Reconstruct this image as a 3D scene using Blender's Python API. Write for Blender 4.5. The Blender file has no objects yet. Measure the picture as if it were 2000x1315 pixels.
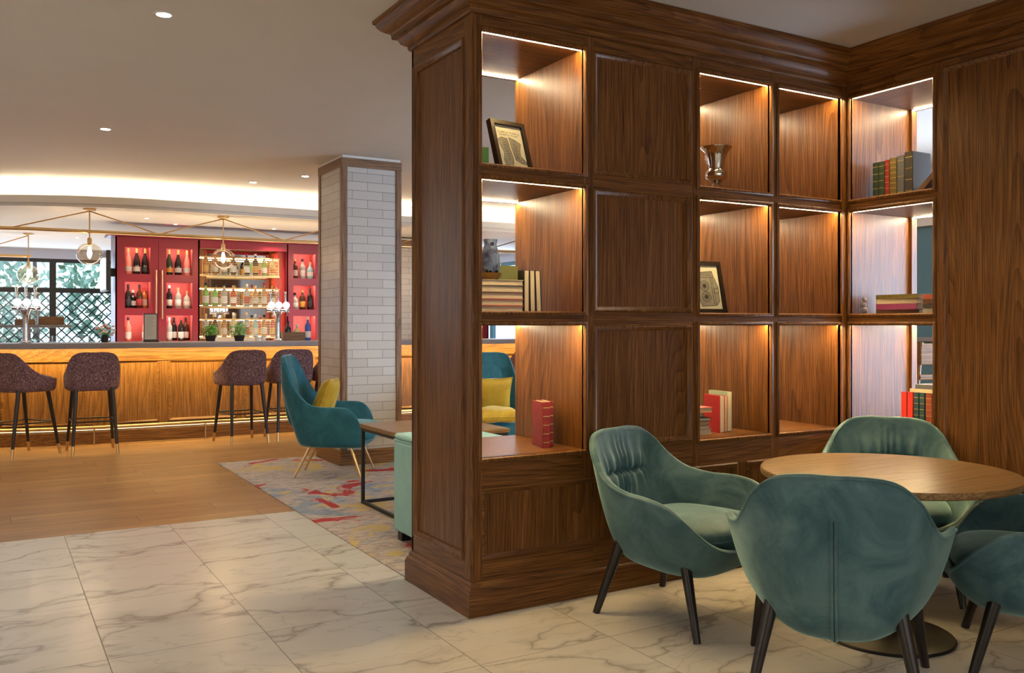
import bpy, bmesh, math, random
from mathutils import Vector, Matrix
random.seed(7)
R = math.radians
SC = bpy.context.scene
COL = SC.collection

# ------------------------------------------------------------------ camera
cam_d = bpy.data.cameras.new('camera'); cam = bpy.data.objects.new('camera', cam_d); COL.objects.link(cam)
cam_d.sensor_width = 36; cam_d.lens = 1735/2000*36; cam_d.shift_y = -23.5/2000
cam_d.clip_start = .05; cam_d.clip_end = 200
cam.location = (0, 0, 1.3); cam.rotation_euler = (R(90), 0, R(59.54)-R(90))
SC.camera = cam
# ------------------------------------------------------------------ world, exposure
SC.view_settings.view_transform = 'Standard'; SC.view_settings.look = 'None'
SC.view_settings.gamma = 1; SC.view_settings.use_curve_mapping = False
SC.view_settings.exposure = 0.0
SC.cycles.use_denoising = True
SC.cycles.max_bounces = 8; SC.cycles.transmission_bounces = 6; SC.cycles.transparent_max_bounces = 16
SC.cycles.sample_clamp_indirect = 4; SC.cycles.caustics_reflective = False; SC.cycles.caustics_refractive = False
W = bpy.data.worlds.new('world'); SC.world = W; W.use_nodes = True
wn = W.node_tree.nodes; wl = W.node_tree.links
bg = wn['Background']; bg.inputs[1].default_value = 3.0
tcw = wn.new('ShaderNodeTexCoord'); mpw = wn.new('ShaderNodeSeparateXYZ'); rpw = wn.new('ShaderNodeValToRGB')
wl.new(tcw.outputs['Generated'], mpw.inputs[0]); wl.new(mpw.outputs[2], rpw.inputs[0]); wl.new(rpw.outputs[0], bg.inputs[0])
rpw.color_ramp.elements[0].position = .0; rpw.color_ramp.elements[0].color = (.62, .78, .84, 1)
rpw.color_ramp.elements[1].position = .5; rpw.color_ramp.elements[1].color = (.55, .72, 1, 1)

CEIL = 2.86; BCEIL = 2.58
def area(loc, rot, sx, sy, power, color, shape='RECTANGLE', name='window_light', spread=180):
    l = bpy.data.lights.new(name, 'AREA'); l.shape = shape; l.size = sx; l.size_y = sy; l.energy = power; l.color = color; l.spread = R(spread)
    o = bpy.data.objects.new(name, l); COL.objects.link(o); o.location = loc; o.rotation_euler = rot
    return o
def spot(loc, power, color=(1, .80, .58), ang=100, blend=.8, name='downlight_and_fill_beam', size=.05, rot=(0, 0, 0)):
    l = bpy.data.lights.new(name, 'SPOT'); l.energy = power; l.color = color; l.spot_size = R(ang); l.spot_blend = blend; l.shadow_soft_size = size
    o = bpy.data.objects.new(name, l); COL.objects.link(o); o.location = loc; o.rotation_euler = rot
    return o
COOL = (.58, .74, 1.0); WARM = (1, .86, .69)
# daylight through the window wall on the right, and the far bar windows
area((7.9, 1.9, 1.5), (0, R(90), 0), 2.2, 4.6, 430, COOL)
area((7.9, 14.4, 1.6), (0, R(90), 0), 1.6, 2.8, 90, COOL)
area((.2, 16.85, 1.7), (R(-90), 0, 0), 3.6, 1.5, 60, COOL)
# soft fill added at the left and behind the camera, not from real windows
area((-3.8, 1.0, 1.5), (0, R(-90), 0), 2.2, 3.5, 26, (1, .90, .78))
area((1.2, -2.8, 1.6), (R(90), 0, 0), 4.0, 2.0, 34, (1, .90, .80))
area((2.2, 11.45, .95), (R(180), 0, 0), 4.4, .3, 45, (1, .82, .60), name='bar_ceiling_fill')  # unseen uplight added behind the bar to brighten the lowered ceiling
area((.2, 14.8, .5), (R(180), 0, 0), 4, 3, 55, (1, .90, .78), name='rear_ceiling_fill')  # added fill: hidden uplights brightening the far part of the lowered ceiling
area((5.2, 14.4, .5), (R(180), 0, 0), 4, 3, 45, (1, .90, .78), name='rear_ceiling_fill')
# uplight fill added off frame, emulating unseen coves, to brighten the ceiling
area((-3.4, 4.5, 2.45), (R(180), 0, 0), .5, 9, 140, (1, .94, .86), name='cove_fill_light')
area((1.5, -2.6, 2.45), (R(180), 0, 0), 6, .5, 75, (1, .94, .86), name='cove_fill_light')
area((6.3, 7.5, 2.3), (R(180), 0, 0), .5, 5, 45, (1, .89, .76), name='cove_fill_light')

# ------------------------------------------------------------------ node helpers
class NT:
    def __init__(s, name):
        s.m = bpy.data.materials.new(name); s.m.use_nodes = True
        s.t = s.m.node_tree; s.b = s.t.nodes['Principled BSDF']
    def n(s, typ, **k):
        q = s.t.nodes.new('ShaderNode'+typ)
        for a, v in k.items(): setattr(q, a, v)
        return q
    def l(s, a, b): s.t.links.new(a, b)
    def math(s, op, a, b=None, c=None):
        q = s.n('Math', operation=op)
        for i, v in enumerate((a, b, c)):
            if v is None: continue
            if hasattr(v, 'is_output'): s.l(v, q.inputs[i])
            else: q.inputs[i].default_value = v
        return q.outputs[0]
    def vmul(s, v, sc):
        q = s.n('VectorMath', operation='MULTIPLY'); s.l(v, q.inputs[0]); q.inputs[1].default_value = sc; return q.outputs[0]
    def vadd(s, v, w):
        q = s.n('VectorMath', operation='ADD'); s.l(v, q.inputs[0])
        if hasattr(w, 'is_output'): s.l(w, q.inputs[1])
        else: q.inputs[1].default_value = w
        return q.outputs[0]
    def noise(s, v, scale, detail=3, rough=.5, dist=0):
        q = s.n('TexNoise'); s.l(v, q.inputs['Vector']); q.inputs['Scale'].default_value = scale
        q.inputs['Detail'].default_value = detail; q.inputs['Roughness'].default_value = rough; q.inputs['Distortion'].default_value = dist
        return q.outputs['Fac']
    def ramp(s, f, stops, interp='LINEAR'):
        q = s.n('ValToRGB'); s.l(f, q.inputs[0]); e = q.color_ramp.elements; q.color_ramp.interpolation = interp
        e[0].position, e[0].color = stops[0][0], (*stops[0][1], 1); e[1].position, e[1].color = stops[-1][0], (*stops[-1][1], 1)
        for p, c in stops[1:-1]:
            x = e.new(p); x.color = (*c, 1)
        return q.outputs[0]
    def mix(s, f, a, b, mode='MIX'):
        q = s.n('MixRGB', blend_type=mode)
        for i, v in enumerate((f, a, b)):
            if hasattr(v, 'is_output'): s.l(v, q.inputs[i])
            elif isinstance(v, tuple): q.inputs[i].default_value = (*v, 1)
            else: q.inputs[i].default_value = v
        return q.outputs[0]
    def bump(s, h, strength=.2, dist=.01):
        q = s.n('Bump'); s.l(h, q.inputs['Height']); q.inputs['Strength'].default_value = strength; q.inputs['Distance'].default_value = dist
        s.l(q.outputs[0], s.b.inputs['Normal'])
    def set(s, **k):
        for a, v in k.items():
            i = s.b.inputs[a.replace('_', ' ')]
            if hasattr(v, 'is_output'): s.l(v, i)
            elif isinstance(v, tuple) and len(v) == 3: i.default_value = (*v, 1)
            else: i.default_value = v
        return s
    def obj(s): return s.n('TexCoord').outputs['Object']

def plain(name, col, rough=.5, metal=0, spec=.5, noise=0, nscale=30, bump=0, **k):
    t = NT(name)
    c = col
    if noise or bump:
        f = t.noise(t.obj(), nscale, 4)
        if noise: c = t.mix(f, tuple(x*(1-noise) for x in col), tuple(min(1, x*(1+noise)) for x in col))
        if bump: t.bump(f, bump, .004)
    t.set(Base_Color=c, Roughness=rough, Metallic=metal); t.b.inputs['Specular IOR Level'].default_value = spec
    t.set(**k)
    return t.m
def emis(name, col, strength):
    t = NT(name); t.set(Base_Color=(0, 0, 0), Roughness=.5); t.b.inputs['Emission Color'].default_value = (*col, 1); t.b.inputs['Emission Strength'].default_value = strength
    return t.m

def oak(name, axis, c_dark, c_mid, c_light, rough=.38, ring=11.0, warp=1.0):
    """oak veneer with cathedral figure and open pores, grain running along axis (0,1,2)"""
    t = NT(name); o = t.obj()
    rnd = t.n('ObjectInfo').outputs['Random']
    cb = t.n('CombineXYZ'); t.l(t.math('MULTIPLY', rnd, 7.3), cb.inputs[0]); t.l(t.math('MULTIPLY', rnd, 5.1), cb.inputs[1]); t.l(t.math('MULTIPLY', rnd, 3.7), cb.inputs[2])
    p = t.vadd(o, cb.outputs[0])
    sq = [1, 1, 1]; sq[axis] = .11
    a = t.vmul(p, tuple(sq))
    n1 = t.noise(a, 2.6*warp, 2, .45)
    q = t.n('SeparateXYZ'); t.l(p, q.inputs[0])
    cross = [i for i in (0, 1, 2) if i != axis]
    lin = t.math('ADD', t.math('MULTIPLY', q.outputs[cross[0]], 1.0), t.math('MULTIPLY', q.outputs[cross[1]], 1.0))
    rings = t.math('FRACT', t.math('ADD', t.math('MULTIPLY', n1, ring*3.0), t.math('MULTIPLY', lin, ring*4.2)))
    rr = t.math('POWER', rings, 2.2)
    sp = [1, 1, 1]; sp[axis] = .022
    pores = t.noise(t.vmul(p, tuple(sp)), 190, 3, .65)
    sl = [1, 1, 1]; sl[axis] = .05
    streak = t.noise(t.vmul(p, tuple(sl)), 48, 4, .6)
    col = t.ramp(t.math('ADD', t.math('MULTIPLY', streak, .70), t.math('MULTIPLY', t.math('SUBTRACT', 1, rr), .19)), [(.28, c_dark), (.50, c_mid), (.72, c_light)])
    pm = t.ramp(pores, [(.40, (.42, .36, .32)), (.52, (1, 1, 1))])
    col = t.mix(.75, col, pm, 'MULTIPLY')
    t.set(Base_Color=col, Roughness=t.math('ADD', rough-.06, t.math('MULTIPLY', streak, .16)))
    t.b.inputs['Specular IOR Level'].default_value = .32
    t.bump(pores, .12, .002)
    return t.m
OD, OM, OL = (.078, .028, .006), (.166, .067, .015), (.265, .122, .032)
M = {}
M['oak_z'] = oak('stained_oak_vertical', 2, OD, OM, OL)
M['oak_x'] = oak('stained_oak_along', 0, OD, OM, OL)
M['oak_y'] = oak('stained_oak_across', 1, OD, OM, OL)
PD, PM_, PL = (.115, .050, .012), (.225, .105, .028), (.34, .17, .050)
M['honey_z'] = oak('honey_oak_vertical', 2, PD, PM_, PL, .35, 5)
M['honey_x'] = oak('honey_oak_along', 0, PD, PM_, PL, .35, 5)
M['table_oak'] = oak('light_oak_table', 0, (.17, .095, .036), (.28, .165, .070), (.37, .235, .108), .30, 6)
M['paleoak_z'] = oak('pale_oak_trim', 2, (.17, .09, .045), (.27, .155, .085), (.36, .22, .13), .45, 5)
M['paleoak_x'] = oak('pale_oak_trim_along', 0, (.17, .09, .045), (.27, .155, .085), (.36, .22, .13), .45, 5)
M['black_wood'] = plain('black_stained_wood', (.012, .009, .008), .32, noise=.3, nscale=60)
M['brass'] = plain('brushed_brass', (.72, .50, .24), .28, 1, noise=.1, nscale=80)
M['chrome'] = plain('polished_chrome', (.78, .78, .80), .10, 1)
M['silver'] = plain('silver_plate', (.75, .72, .66), .12, 1, noise=.08, nscale=20)
M['black_metal'] = plain('black_metal', (.015, .014, .014), .45, .3)
M['ceiling'] = plain('matt_ceiling_paint', (.70, .67, .62), .75, noise=.03, nscale=3)
M['white_paint'] = plain('white_paint', (.76, .73, .68), .6, noise=.02, nscale=5)
M['wall'] = plain('warm_wall_paint', (.55, .50, .44), .7, noise=.03, nscale=4)
M['lilac_wall'] = plain('cool_grey_plaster', (.50, .52, .62), .7, noise=.03, nscale=4)
M['teal_wall'] = plain('teal_wainscot_paint', (.085, .20, .27), .5, noise=.05, nscale=8)
M['grey_stone'] = plain('grey_quartz', (.27, .26, .28), .5, noise=.12, nscale=40)
M['red_lacquer'] = plain('crimson_lacquer', (.22, .012, .024), .35, noise=.06, nscale=6)
M['pink_back'] = plain('coral_niche_lining', (.60, .135, .135), .5, noise=.05, nscale=6)
M['black_window'] = plain('black_window_frame', (.012, .012, .012), .4)
M['paper'] = plain('book_pages', (.62, .55, .42), .8, noise=.10, nscale=220)
M['oldpaper'] = plain('aged_pages', (.55, .44, .27), .8, noise=.14, nscale=200)
M['mirror'] = plain('mirror', (.75, .74, .72), .04, 1)
M['led'] = emis('warm_led_strip', (1, .66, .34), 16)
M['led_front'] = emis('warm_led_strip_front', (1, .68, .29), 440)
M['led_cool'] = emis('neutral_led_strip', (1, .77, .47), 340)
M['led_bar'] = emis('bar_led_strip', (1, .70, .26), 150)
M['led_kick'] = emis('kickboard_led_strip', (1, .78, .40), 3.5)
M['led_cove'] = emis('cove_led_strip', (1, .84, .60), 46)
M['led_red'] = emis('niche_led_strip', (1, .72, .55), 40)
M['led_shelf'] = emis('shelf_led_strip', (1, .76, .40), 30)
M['bulb'] = emis('glowing_filament', (1, .72, .42), 220)
M['downlight'] = emis('downlight_lens', (1, .90, .76), 60)
M['white_glow'] = emis('lit_tap_badge', (.92, .96, 1), 3.2)

def glassmat(name, tint=(1, 1, 1), refl=.9, dens=.0, rough=.02):
    m = bpy.data.materials.new(name); m.use_nodes = True; t = m.node_tree; t.nodes.clear()
    o = t.nodes.new('ShaderNodeOutputMaterial'); tr = t.nodes.new('ShaderNodeBsdfTransparent'); g = t.nodes.new('ShaderNodeBsdfGlossy')
    lw = t.nodes.new('ShaderNodeLayerWeight'); mx = t.nodes.new('ShaderNodeMixShader'); mu = t.nodes.new('ShaderNodeMath'); mu.operation = 'MULTIPLY_ADD'
    lw.inputs[0].default_value = .5; pw = t.nodes.new('ShaderNodeMath'); pw.operation = 'POWER'; pw.inputs[1].default_value = 3.2; tr.inputs[0].default_value = (*tint, 1); g.inputs[0].default_value = (refl, refl, refl, 1); g.inputs[1].default_value = rough
    t.links.new(lw.outputs['Facing'], pw.inputs[0]); t.links.new(pw.outputs[0], mu.inputs[0]); mu.inputs[1].default_value = .7; mu.inputs[2].default_value = dens+.045
    t.links.new(mu.outputs[0], mx.inputs[0]); t.links.new(tr.outputs[0], mx.inputs[1]); t.links.new(g.outputs[0], mx.inputs[2]); t.links.new(mx.outputs[0], o.inputs[0])
    return m
M['glass'] = glassmat('clear_glass', (.97, .98, .98))
M['pane'] = glassmat('window_glass', (.95, .97, .97), .8)
M['smoke_glass'] = glassmat('amber_smoke_glass', (.96, .86, .72), 1, .07)

def velvet(name, base, light):
    t = NT(name); o = t.obj()
    f = t.ramp(t.noise(o, 4.5, 5, .65, .8), [(.36, (0, 0, 0)), (.66, (1, 1, 1))]); g = t.noise(o, 420, 2)
    c = t.mix(t.math('MULTIPLY', f, .9), base, light)
    c = t.mix(.18, c, t.ramp(g, [(.35, (.5, .5, .5)), (.65, (1, 1, 1))]), 'MULTIPLY')
    t.set(Base_Color=c, Roughness=.62); t.b.inputs['Specular IOR Level'].default_value = .25
    t.b.inputs['Sheen Weight'].default_value = .8; t.b.inputs['Sheen Roughness'].default_value = .35; t.b.inputs['Sheen Tint'].default_value = (.55, .85, .82, 1)
    t.bump(g, .12, .002)
    return t.m
M['teal'] = velvet('teal_velvet', (.038, .100, .122), (.125, .225, .245))
M['teal_deep'] = velvet('deep_teal_velvet', (.012, .095, .135), (.028, .165, .225))
M['mint'] = velvet('mint_velvet', (.24, .44, .40), (.30, .52, .47))
M['mustard'] = velvet('mustard_velvet', (.42, .26, .02), (.62, .42, .04)); M['mustard'].node_tree.nodes['Principled BSDF'].inputs['Sheen Tint'].default_value = (1, .85, .4, 1)

def tweed():
    t = NT('plum_tweed'); o = t.obj()
    n = t.noise(o, 95, 3, .8); n2 = t.noise(t.vmul(o, (1, 1, .3)), 130, 2, .7)
    c = t.ramp(n, [(.36, (.022, .010, .018)), (.47, (.085, .035, .045)), (.56, (.20, .10, .12)), (.66, (.62, .48, .48))])
    c = t.mix(.35, c, t.ramp(n2, [(.4, (.03, .015, .03)), (.62, (.35, .22, .22))]))
    t.set(Base_Color=c, Roughness=.9); t.bump(n, .5, .004); return t.m
M['tweed'] = tweed()

def marble():
    t = NT('marble_floor_tiles'); o = t.obj(); q = t.n('SeparateXYZ'); t.l(o, q.inputs[0])
    u = t.math('DIVIDE', t.math('SUBTRACT', q.outputs[0], .395), .609); v = t.math('DIVIDE', t.math('SUBTRACT', q.outputs[1], 6.11), .782)
    fu = t.math('FRACT', u); fv = t.math('FRACT', v)
    def edge(f, w):
        a = t.math('MINIMUM', f, t.math('SUBTRACT', 1, f)); return t.math('LESS_THAN', a, w)
    grout = t.math('MAXIMUM', edge(fu, .0030), edge(fv, .0024))
    cb = t.n('CombineXYZ'); t.l(t.math('FLOOR', u), cb.inputs[0]); t.l(t.math('FLOOR', v), cb.inputs[1])
    wn_ = t.n('TexWhiteNoise'); t.l(cb.outputs[0], wn_.inputs[0])
    p = t.vadd(o, t.vmul(wn_.outputs['Color'], (9, 9, 9)))
    wv = t.n('TexNoise'); t.l(p, wv.inputs['Vector']); wv.inputs['Scale'].default_value = 1.6; wv.inputs['Detail'].default_value = 5; wv.inputs['Roughness'].default_value = .55
    warp = t.vadd(p, t.vmul(wv.outputs['Color'], (.40, .40, .1)))
    rot = t.n('Mapping'); t.l(warp, rot.inputs[0]); rot.inputs['Rotation'].default_value = (0, 0, R(28)); rot.inputs['Scale'].default_value = (1, 2.3, 1)
    def vein(sc, w, seed):
        nn = t.noise(t.vadd(rot.outputs[0], (seed, seed, 0)), sc, 3.5, .5)
        d = t.math('ABSOLUTE', t.math('SUBTRACT', nn, .5))
        return t.ramp(d, [(0, (1, 1, 1)), (w, (.35, .35, .35)), (w*3.6, (0, 0, 0))])
    v1 = vein(.95, .008, 0); v2 = vein(1.9, .006, 4.2)
    cloud = t.noise(rot.outputs[0], 1.1, 4, .6)
    sep = t.math('MULTIPLY', t.ramp(cloud, [(.56, (0, 0, 0)), (.70, (1, 1, 1))]), .55)
    base = t.mix(t.noise(p, 2.2, 3), (.55, .53, .48), (.64, .62, .57))
    c = t.mix(sep, base, (.47, .43, .38))
    c = t.mix(t.math('MULTIPLY', v1, .85), c, (.29, .27, .235))
    c = t.mix(t.math('MULTIPLY', v2, .38), c, (.33, .305, .265))
    c = t.mix(grout, c, (.17, .15, .13))
    t.set(Base_Color=c, Roughness=t.math('ADD', .26, t.math('MULTIPLY', grout, .4)))
    t.b.inputs['Specular IOR Level'].default_value = .4
    return t.m
M['marble'] = marble()

def planks():
    t = NT('oak_floor_planks'); o = t.obj(); q = t.n('SeparateXYZ'); t.l(o, q.inputs[0])
    v = t.math('DIVIDE', t.math('SUBTRACT', q.outputs[1], 6.11), .19); row = t.math('FLOOR', v)
    wr = t.n('TexWhiteNoise', noise_dimensions='1D'); t.l(row, wr.inputs['W'])
    u = t.math('ADD', t.math('DIVIDE', q.outputs[0], 1.9), t.math('MULTIPLY', wr.outputs['Value'], 3.7)); colm = t.math('FLOOR', u)
    cb = t.n('CombineXYZ'); t.l(colm, cb.inputs[0]); t.l(row, cb.inputs[1])
    wc = t.n('TexWhiteNoise'); t.l(cb.outputs[0], wc.inputs[0])
    def edge(f, w):
        a = t.math('MINIMUM', f, t.math('SUBTRACT', 1, f)); return t.math('LESS_THAN', a, w)
    gap = t.math('MAXIMUM', edge(t.math('FRACT', v), .010), edge(t.math('FRACT', u), .0012))
    p = t.vadd(o, t.vmul(wc.outputs['Color'], (5, 5, 5)))
    g = t.noise(t.vmul(p, (.10, 1, 1)), 26, 4, .65); g2 = t.noise(t.vmul(p, (.25, 1.4, 1)), 3.5, 2)
    c = t.ramp(t.math('ADD', t.math('MULTIPLY', g, .6), t.math('MULTIPLY', g2, .4)), [(.34, (.19, .095, .034)), (.52, (.35, .195, .080)), (.68, (.48, .29, .13))])
    c = t.mix(t.math('MULTIPLY', wc.outputs['Value'], .60), c, (.21, .105, .038))
    c = t.mix(gap, c, (.06, .03, .015))
    t.set(Base_Color=c, Roughness=.33); t.bump(g, .06, .002); return t.m
M['planks'] = planks()

def rugmat():
    t = NT('abstract_rug'); o = t.obj()
    big = t.n('TexNoise'); t.l(o, big.inputs['Vector']); big.inputs['Scale'].default_value = 2.4; big.inputs['Detail'].default_value = 5; big.inputs['Roughness'].default_value = .62; big.inputs['Distortion'].default_value = .8
    st = t.noise(t.vmul(o, (.35, 1.6, 1)), 20, 4, .75, 1.0)
    base = t.ramp(st, [(.30, (.18, .13, .14)), (.44, (.38, .31, .28)), (.57, (.58, .50, .42)), (.72, (.20, .16, .19))])
    def patch(seed, lo, hi, sc):
        return t.ramp(t.noise(t.vadd(o, (seed, seed*.7, 0)), sc, 5, .62, .9), [(lo, (0, 0, 0)), (hi, (1, 1, 1))])
    c = t.mix(patch(3.1, .54, .60, 1.5), base, t.ramp(st, [(.35, (.14, .18, .26)), (.6, (.36, .40, .44))]))
    c = t.mix(patch(8.4, .565, .60, 2.4), c, (.58, .43, .17))
    c = t.mix(patch(14.9, .60, .625, 1.9), c, (.42, .030, .028))
    c = t.mix(patch(21.3, .62, .66, 2.2), c, (.48, .43, .38))
    c = t.mix(.3, c, t.ramp(t.noise(t.vmul(o, (1, 3, 1)), 60, 3, .7), [(.3, (.35, .35, .35)), (.7, (1, 1, 1))]), 'MULTIPLY')
    t.set(Base_Color=c, Roughness=.95); t.bump(t.noise(o, 350, 2), .5, .004); return t.m
M['rug'] = rugmat()

def tiles(axis):
    t = NT('glazed_brick_tiles_%s' % 'xy'[axis]); o = t.obj(); q = t.n('SeparateXYZ'); t.l(o, q.inputs[0])
    cb = t.n('CombineXYZ'); t.l(t.math('ADD', q.outputs[axis], .045), cb.inputs[0]); t.l(q.outputs[2], cb.inputs[1])
    b = t.n('TexBrick'); t.l(cb.outputs[0], b.inputs['Vector']); b.offset = .5
    b.inputs['Scale'].default_value = 1; b.inputs['Brick Width'].default_value = .30; b.inputs['Row Height'].default_value = .082
    b.inputs['Mortar Size'].default_value = .0028; b.inputs['Mortar Smooth'].default_value = .3; b.inputs['Bias'].default_value = 0
    b.inputs['Color1'].default_value = (.52, .49, .45, 1); b.inputs['Color2'].default_value = (.60, .57, .53, 1); b.inputs['Mortar'].default_value = (.27, .24, .21, 1)
    n = t.noise(o, 14, 3)
    t.set(Base_Color=b.outputs['Color'], Roughness=.38)
    t.bump(t.math('SUBTRACT', t.math('MULTIPLY', n, .25), b.outputs['Fac']), .5, .004); return t.m
M['tiles_x'] = tiles(0); M['tiles_y'] = tiles(1)

# ------------------------------------------------------------------ mesh helpers
def tag(o, label=None, cat=None, group=None, kind=None):
    if label: o['label'] = label
    if cat: o['category'] = cat
    if group: o['group'] = group
    if kind: o['kind'] = kind
    return o
def root_loc(p):
    while p.parent: p = p.parent
    return p.get('_o', None)
class MB:
    def __init__(s): s.v = []; s.f = []
    def add(s, vs, fs):
        k = len(s.v); s.v += [tuple(v) for v in vs]; s.f += [tuple(i+k for i in f) for f in fs]; return s
    def box(s, x0, x1, y0, y1, z0, z1):
        return s.add([(x0,y0,z0),(x1,y0,z0),(x1,y1,z0),(x0,y1,z0),(x0,y0,z1),(x1,y0,z1),(x1,y1,z1),(x0,y1,z1)],
                     [(0,3,2,1),(4,5,6,7),(0,1,5,4),(1,2,6,5),(2,3,7,6),(3,0,4,7)])
    def mbox(s, mp, u0, u1, v0, v1, w0, w1):
        c = [mp(u,v,w) for (u,v,w) in ((u0,v0,w0),(u1,v0,w0),(u1,v1,w0),(u0,v1,w0),(u0,v0,w1),(u1,v0,w1),(u1,v1,w1),(u0,v1,w1))]
        return s.add(c, [(0,3,2,1),(4,5,6,7),(0,1,5,4),(1,2,6,5),(2,3,7,6),(3,0,4,7)])
    def ring(s, mp, u0, u1, v0, v1, prof):
        vs = []; n = len(prof)
        for (i, w) in prof: vs += [mp(u0+i, v0+i, w), mp(u1-i, v0+i, w), mp(u1-i, v1-i, w), mp(u0+i, v1-i, w)]
        fs = []
        for k in range(n-1):
            for j in range(4): a = k*4+j; b = k*4+(j+1) % 4; fs.append((a, b, b+4, a+4))
        return s.add(vs, fs)
    def lathe(s, prof, c=(0, 0, 0), seg=24, cap=True):
        vs = []; fs = []
        for (r, z) in prof:
            for k in range(seg):
                a = 2*math.pi*k/seg; vs.append((c[0]+r*math.cos(a), c[1]+r*math.sin(a), c[2]+z))
        for i in range(len(prof)-1):
            for k in range(seg):
                a = i*seg+k; b = i*seg+(k+1) % seg; fs.append((a, b, b+seg, a+seg))
        if cap and prof[0][0] > 1e-5: fs.append(tuple(reversed(range(seg))))
        if cap and prof[-1][0] > 1e-5: fs.append(tuple(range((len(prof)-1)*seg, len(prof)*seg)))
        return s.add(vs, fs)
    def tube(s, pts, r, seg=10, closed=False, r1=None):
        P = [Vector(p) for p in pts]; n = len(P); vs = []; fs = []
        prev = None
        for i, p in enumerate(P):
            if closed: t = (P[(i+1) % n]-P[i-1])
            else: t = (P[min(i+1, n-1)]-P[max(i-1, 0)])
            t.normalize()
            if prev is None:
                a = Vector((0, 0, 1)) if abs(t.z) < .9 else Vector((1, 0, 0)); u = t.cross(a).normalized()
            else: u = (prev - t*prev.dot(t)).normalized()
            prev = u; w = t.cross(u)
            rr = r if r1 is None else r+(r1-r)*i/(n-1)
            for k in range(seg):
                an = 2*math.pi*k/seg; vs.append(p+(u*math.cos(an)+w*math.sin(an))*rr)
        m = n if closed else n-1
        for i in range(m):
            for k in range(seg):
                a = i*seg+k; b = i*seg+(k+1) % seg; c = ((i+1) % n)*seg
                fs.append((a, b, c+(k+1) % seg, c+k))
        if not closed: fs += [tuple(reversed(range(seg))), tuple(range((n-1)*seg, n*seg))]
        return s.add(vs, fs)
    def sweep(s, path, prof, closed_prof=True, only=None):
        """path: 2D polyline; prof: (outward offset, z); outward = right-hand side of travel; mitred"""
        P = [Vector(p) for p in path]; n = len(P); vs = []; fs = []; m = len(prof)
        for i, p in enumerate(P):
            d0 = (P[i]-P[i-1]).normalized() if i else (P[1]-P[0]).normalized()
            d1 = (P[i+1]-P[i]).normalized() if i < n-1 else d0
            n0 = Vector((d0.y, -d0.x)); n1 = Vector((d1.y, -d1.x)); b = (n0+n1)
            b = b/ (b.dot(n0)) if abs(b.dot(n0)) > 1e-6 else n0
            for (o, z) in prof: q = p+b*o; vs.append((q.x, q.y, z))
        k = m if closed_prof else m-1
        i0, i1 = (0, n-1) if only is None else (only, only+1)
        for i in range(i0, i1):
            for j in range(k):
                a = i*m+j; b_ = i*m+(j+1) % m; fs.append((a, b_, b_+m, a+m))
        if closed_prof: fs += [tuple(range(i0*m, i0*m+m)), tuple(reversed(range(i1*m, i1*m+m)))]
        if only is not None: vs = vs[i0*m:(i1+1)*m]; fs = [tuple(q-i0*m for q in f) for f in fs]
        return s.add(vs, fs)
    def prism(s, pts, h0, h1, mp=None):
        mp = mp or (lambda a, b, c: (a, b, c)); n = len(pts)
        vs = [mp(a, b, h0) for a, b in pts]+[mp(a, b, h1) for a, b in pts]
        return s.add(vs, [tuple(reversed(range(n))), tuple(range(n, 2*n))]+[(i, (i+1) % n, n+(i+1) % n, n+i) for i in range(n)])
    def build(s, name, mat, parent=None, smooth=False, bevel=0, solid=0, world=True, angle=40, subsurf=0):
        me = bpy.data.meshes.new(name); vs = s.v
        if parent is not None and world:
            o = root_loc(parent)
            if o: vs = [(x-o[0], y-o[1], z-o[2]) for x, y, z in vs]
        me.from_pydata(vs, [], s.f); bm = bmesh.new(); bm.from_mesh(me)
        bmesh.ops.remove_doubles(bm, verts=bm.verts, dist=1e-6)
        bmesh.ops.recalc_face_normals(bm, faces=bm.faces); bm.to_mesh(me); bm.free()
        ob = bpy.data.objects.new(name, me); COL.objects.link(ob); me.materials.append(M[mat] if isinstance(mat, str) else mat)
        if parent: ob.parent = parent
        if smooth:
            for p in me.polygons: p.use_smooth = True
            if angle: me.set_sharp_from_angle(angle=R(angle))
        if solid:
            mo = ob.modifiers.new('solid', 'SOLIDIFY'); mo.thickness = solid; mo.offset = 0
        if bevel:
            mo = ob.modifiers.new('bevel', 'BEVEL'); mo.width = bevel; mo.segments = 2; mo.limit_method = 'ANGLE'; mo.angle_limit = R(35)
        if subsurf:
            mo = ob.modifiers.new('subsurf', 'SUBSURF'); mo.levels = subsurf; mo.render_levels = subsurf
        return ob
def empty(name, loc=(0, 0, 0), rz=0, label=None, cat=None, group=None, world=False):
    """world=True: parts are given in world coordinates (rz must be 0)"""
    o = bpy.data.objects.new(name, None); COL.objects.link(o); o.location = loc; o.rotation_euler = (0, 0, rz)
    o.empty_display_size = .1
    if world: o['_o'] = loc
    return tag(o, label, cat, group)
def kids(o): return [c for c in bpy.data.objects if c.parent == o]
CH = {}
def copy_tree(o, parent=None, label=None):
    if o.name not in CH: CH[o.name] = kids(o)
    c = o.copy(); COL.objects.link(c); c.parent = parent
    if label: c['label'] = label
    for ch in CH[o.name]: copy_tree(ch, c)
    return c
def face_rz(d): return math.atan2(d[1], d[0])-math.pi/2      # local +Y turned to direction d
def struct(o): o['kind'] = 'structure'; return o
def catmull(pts, n):
    P = [Vector(p) for p in pts]; out = []
    for k in range(n+1):
        t = k/n*(len(P)-1); i = min(int(t), len(P)-2); u = t-i
        a = P[i-1] if i else P[i]*2-P[i+1]; b = P[i]; c = P[i+1]; d = P[i+2] if i+2 < len(P) else P[i+1]*2-P[i]
        out.append(.5*((2*b)+(c-a)*u+(2*a-5*b+4*c-d)*u*u+(3*b-a-3*c+d)*u**3))
    return out
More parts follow.
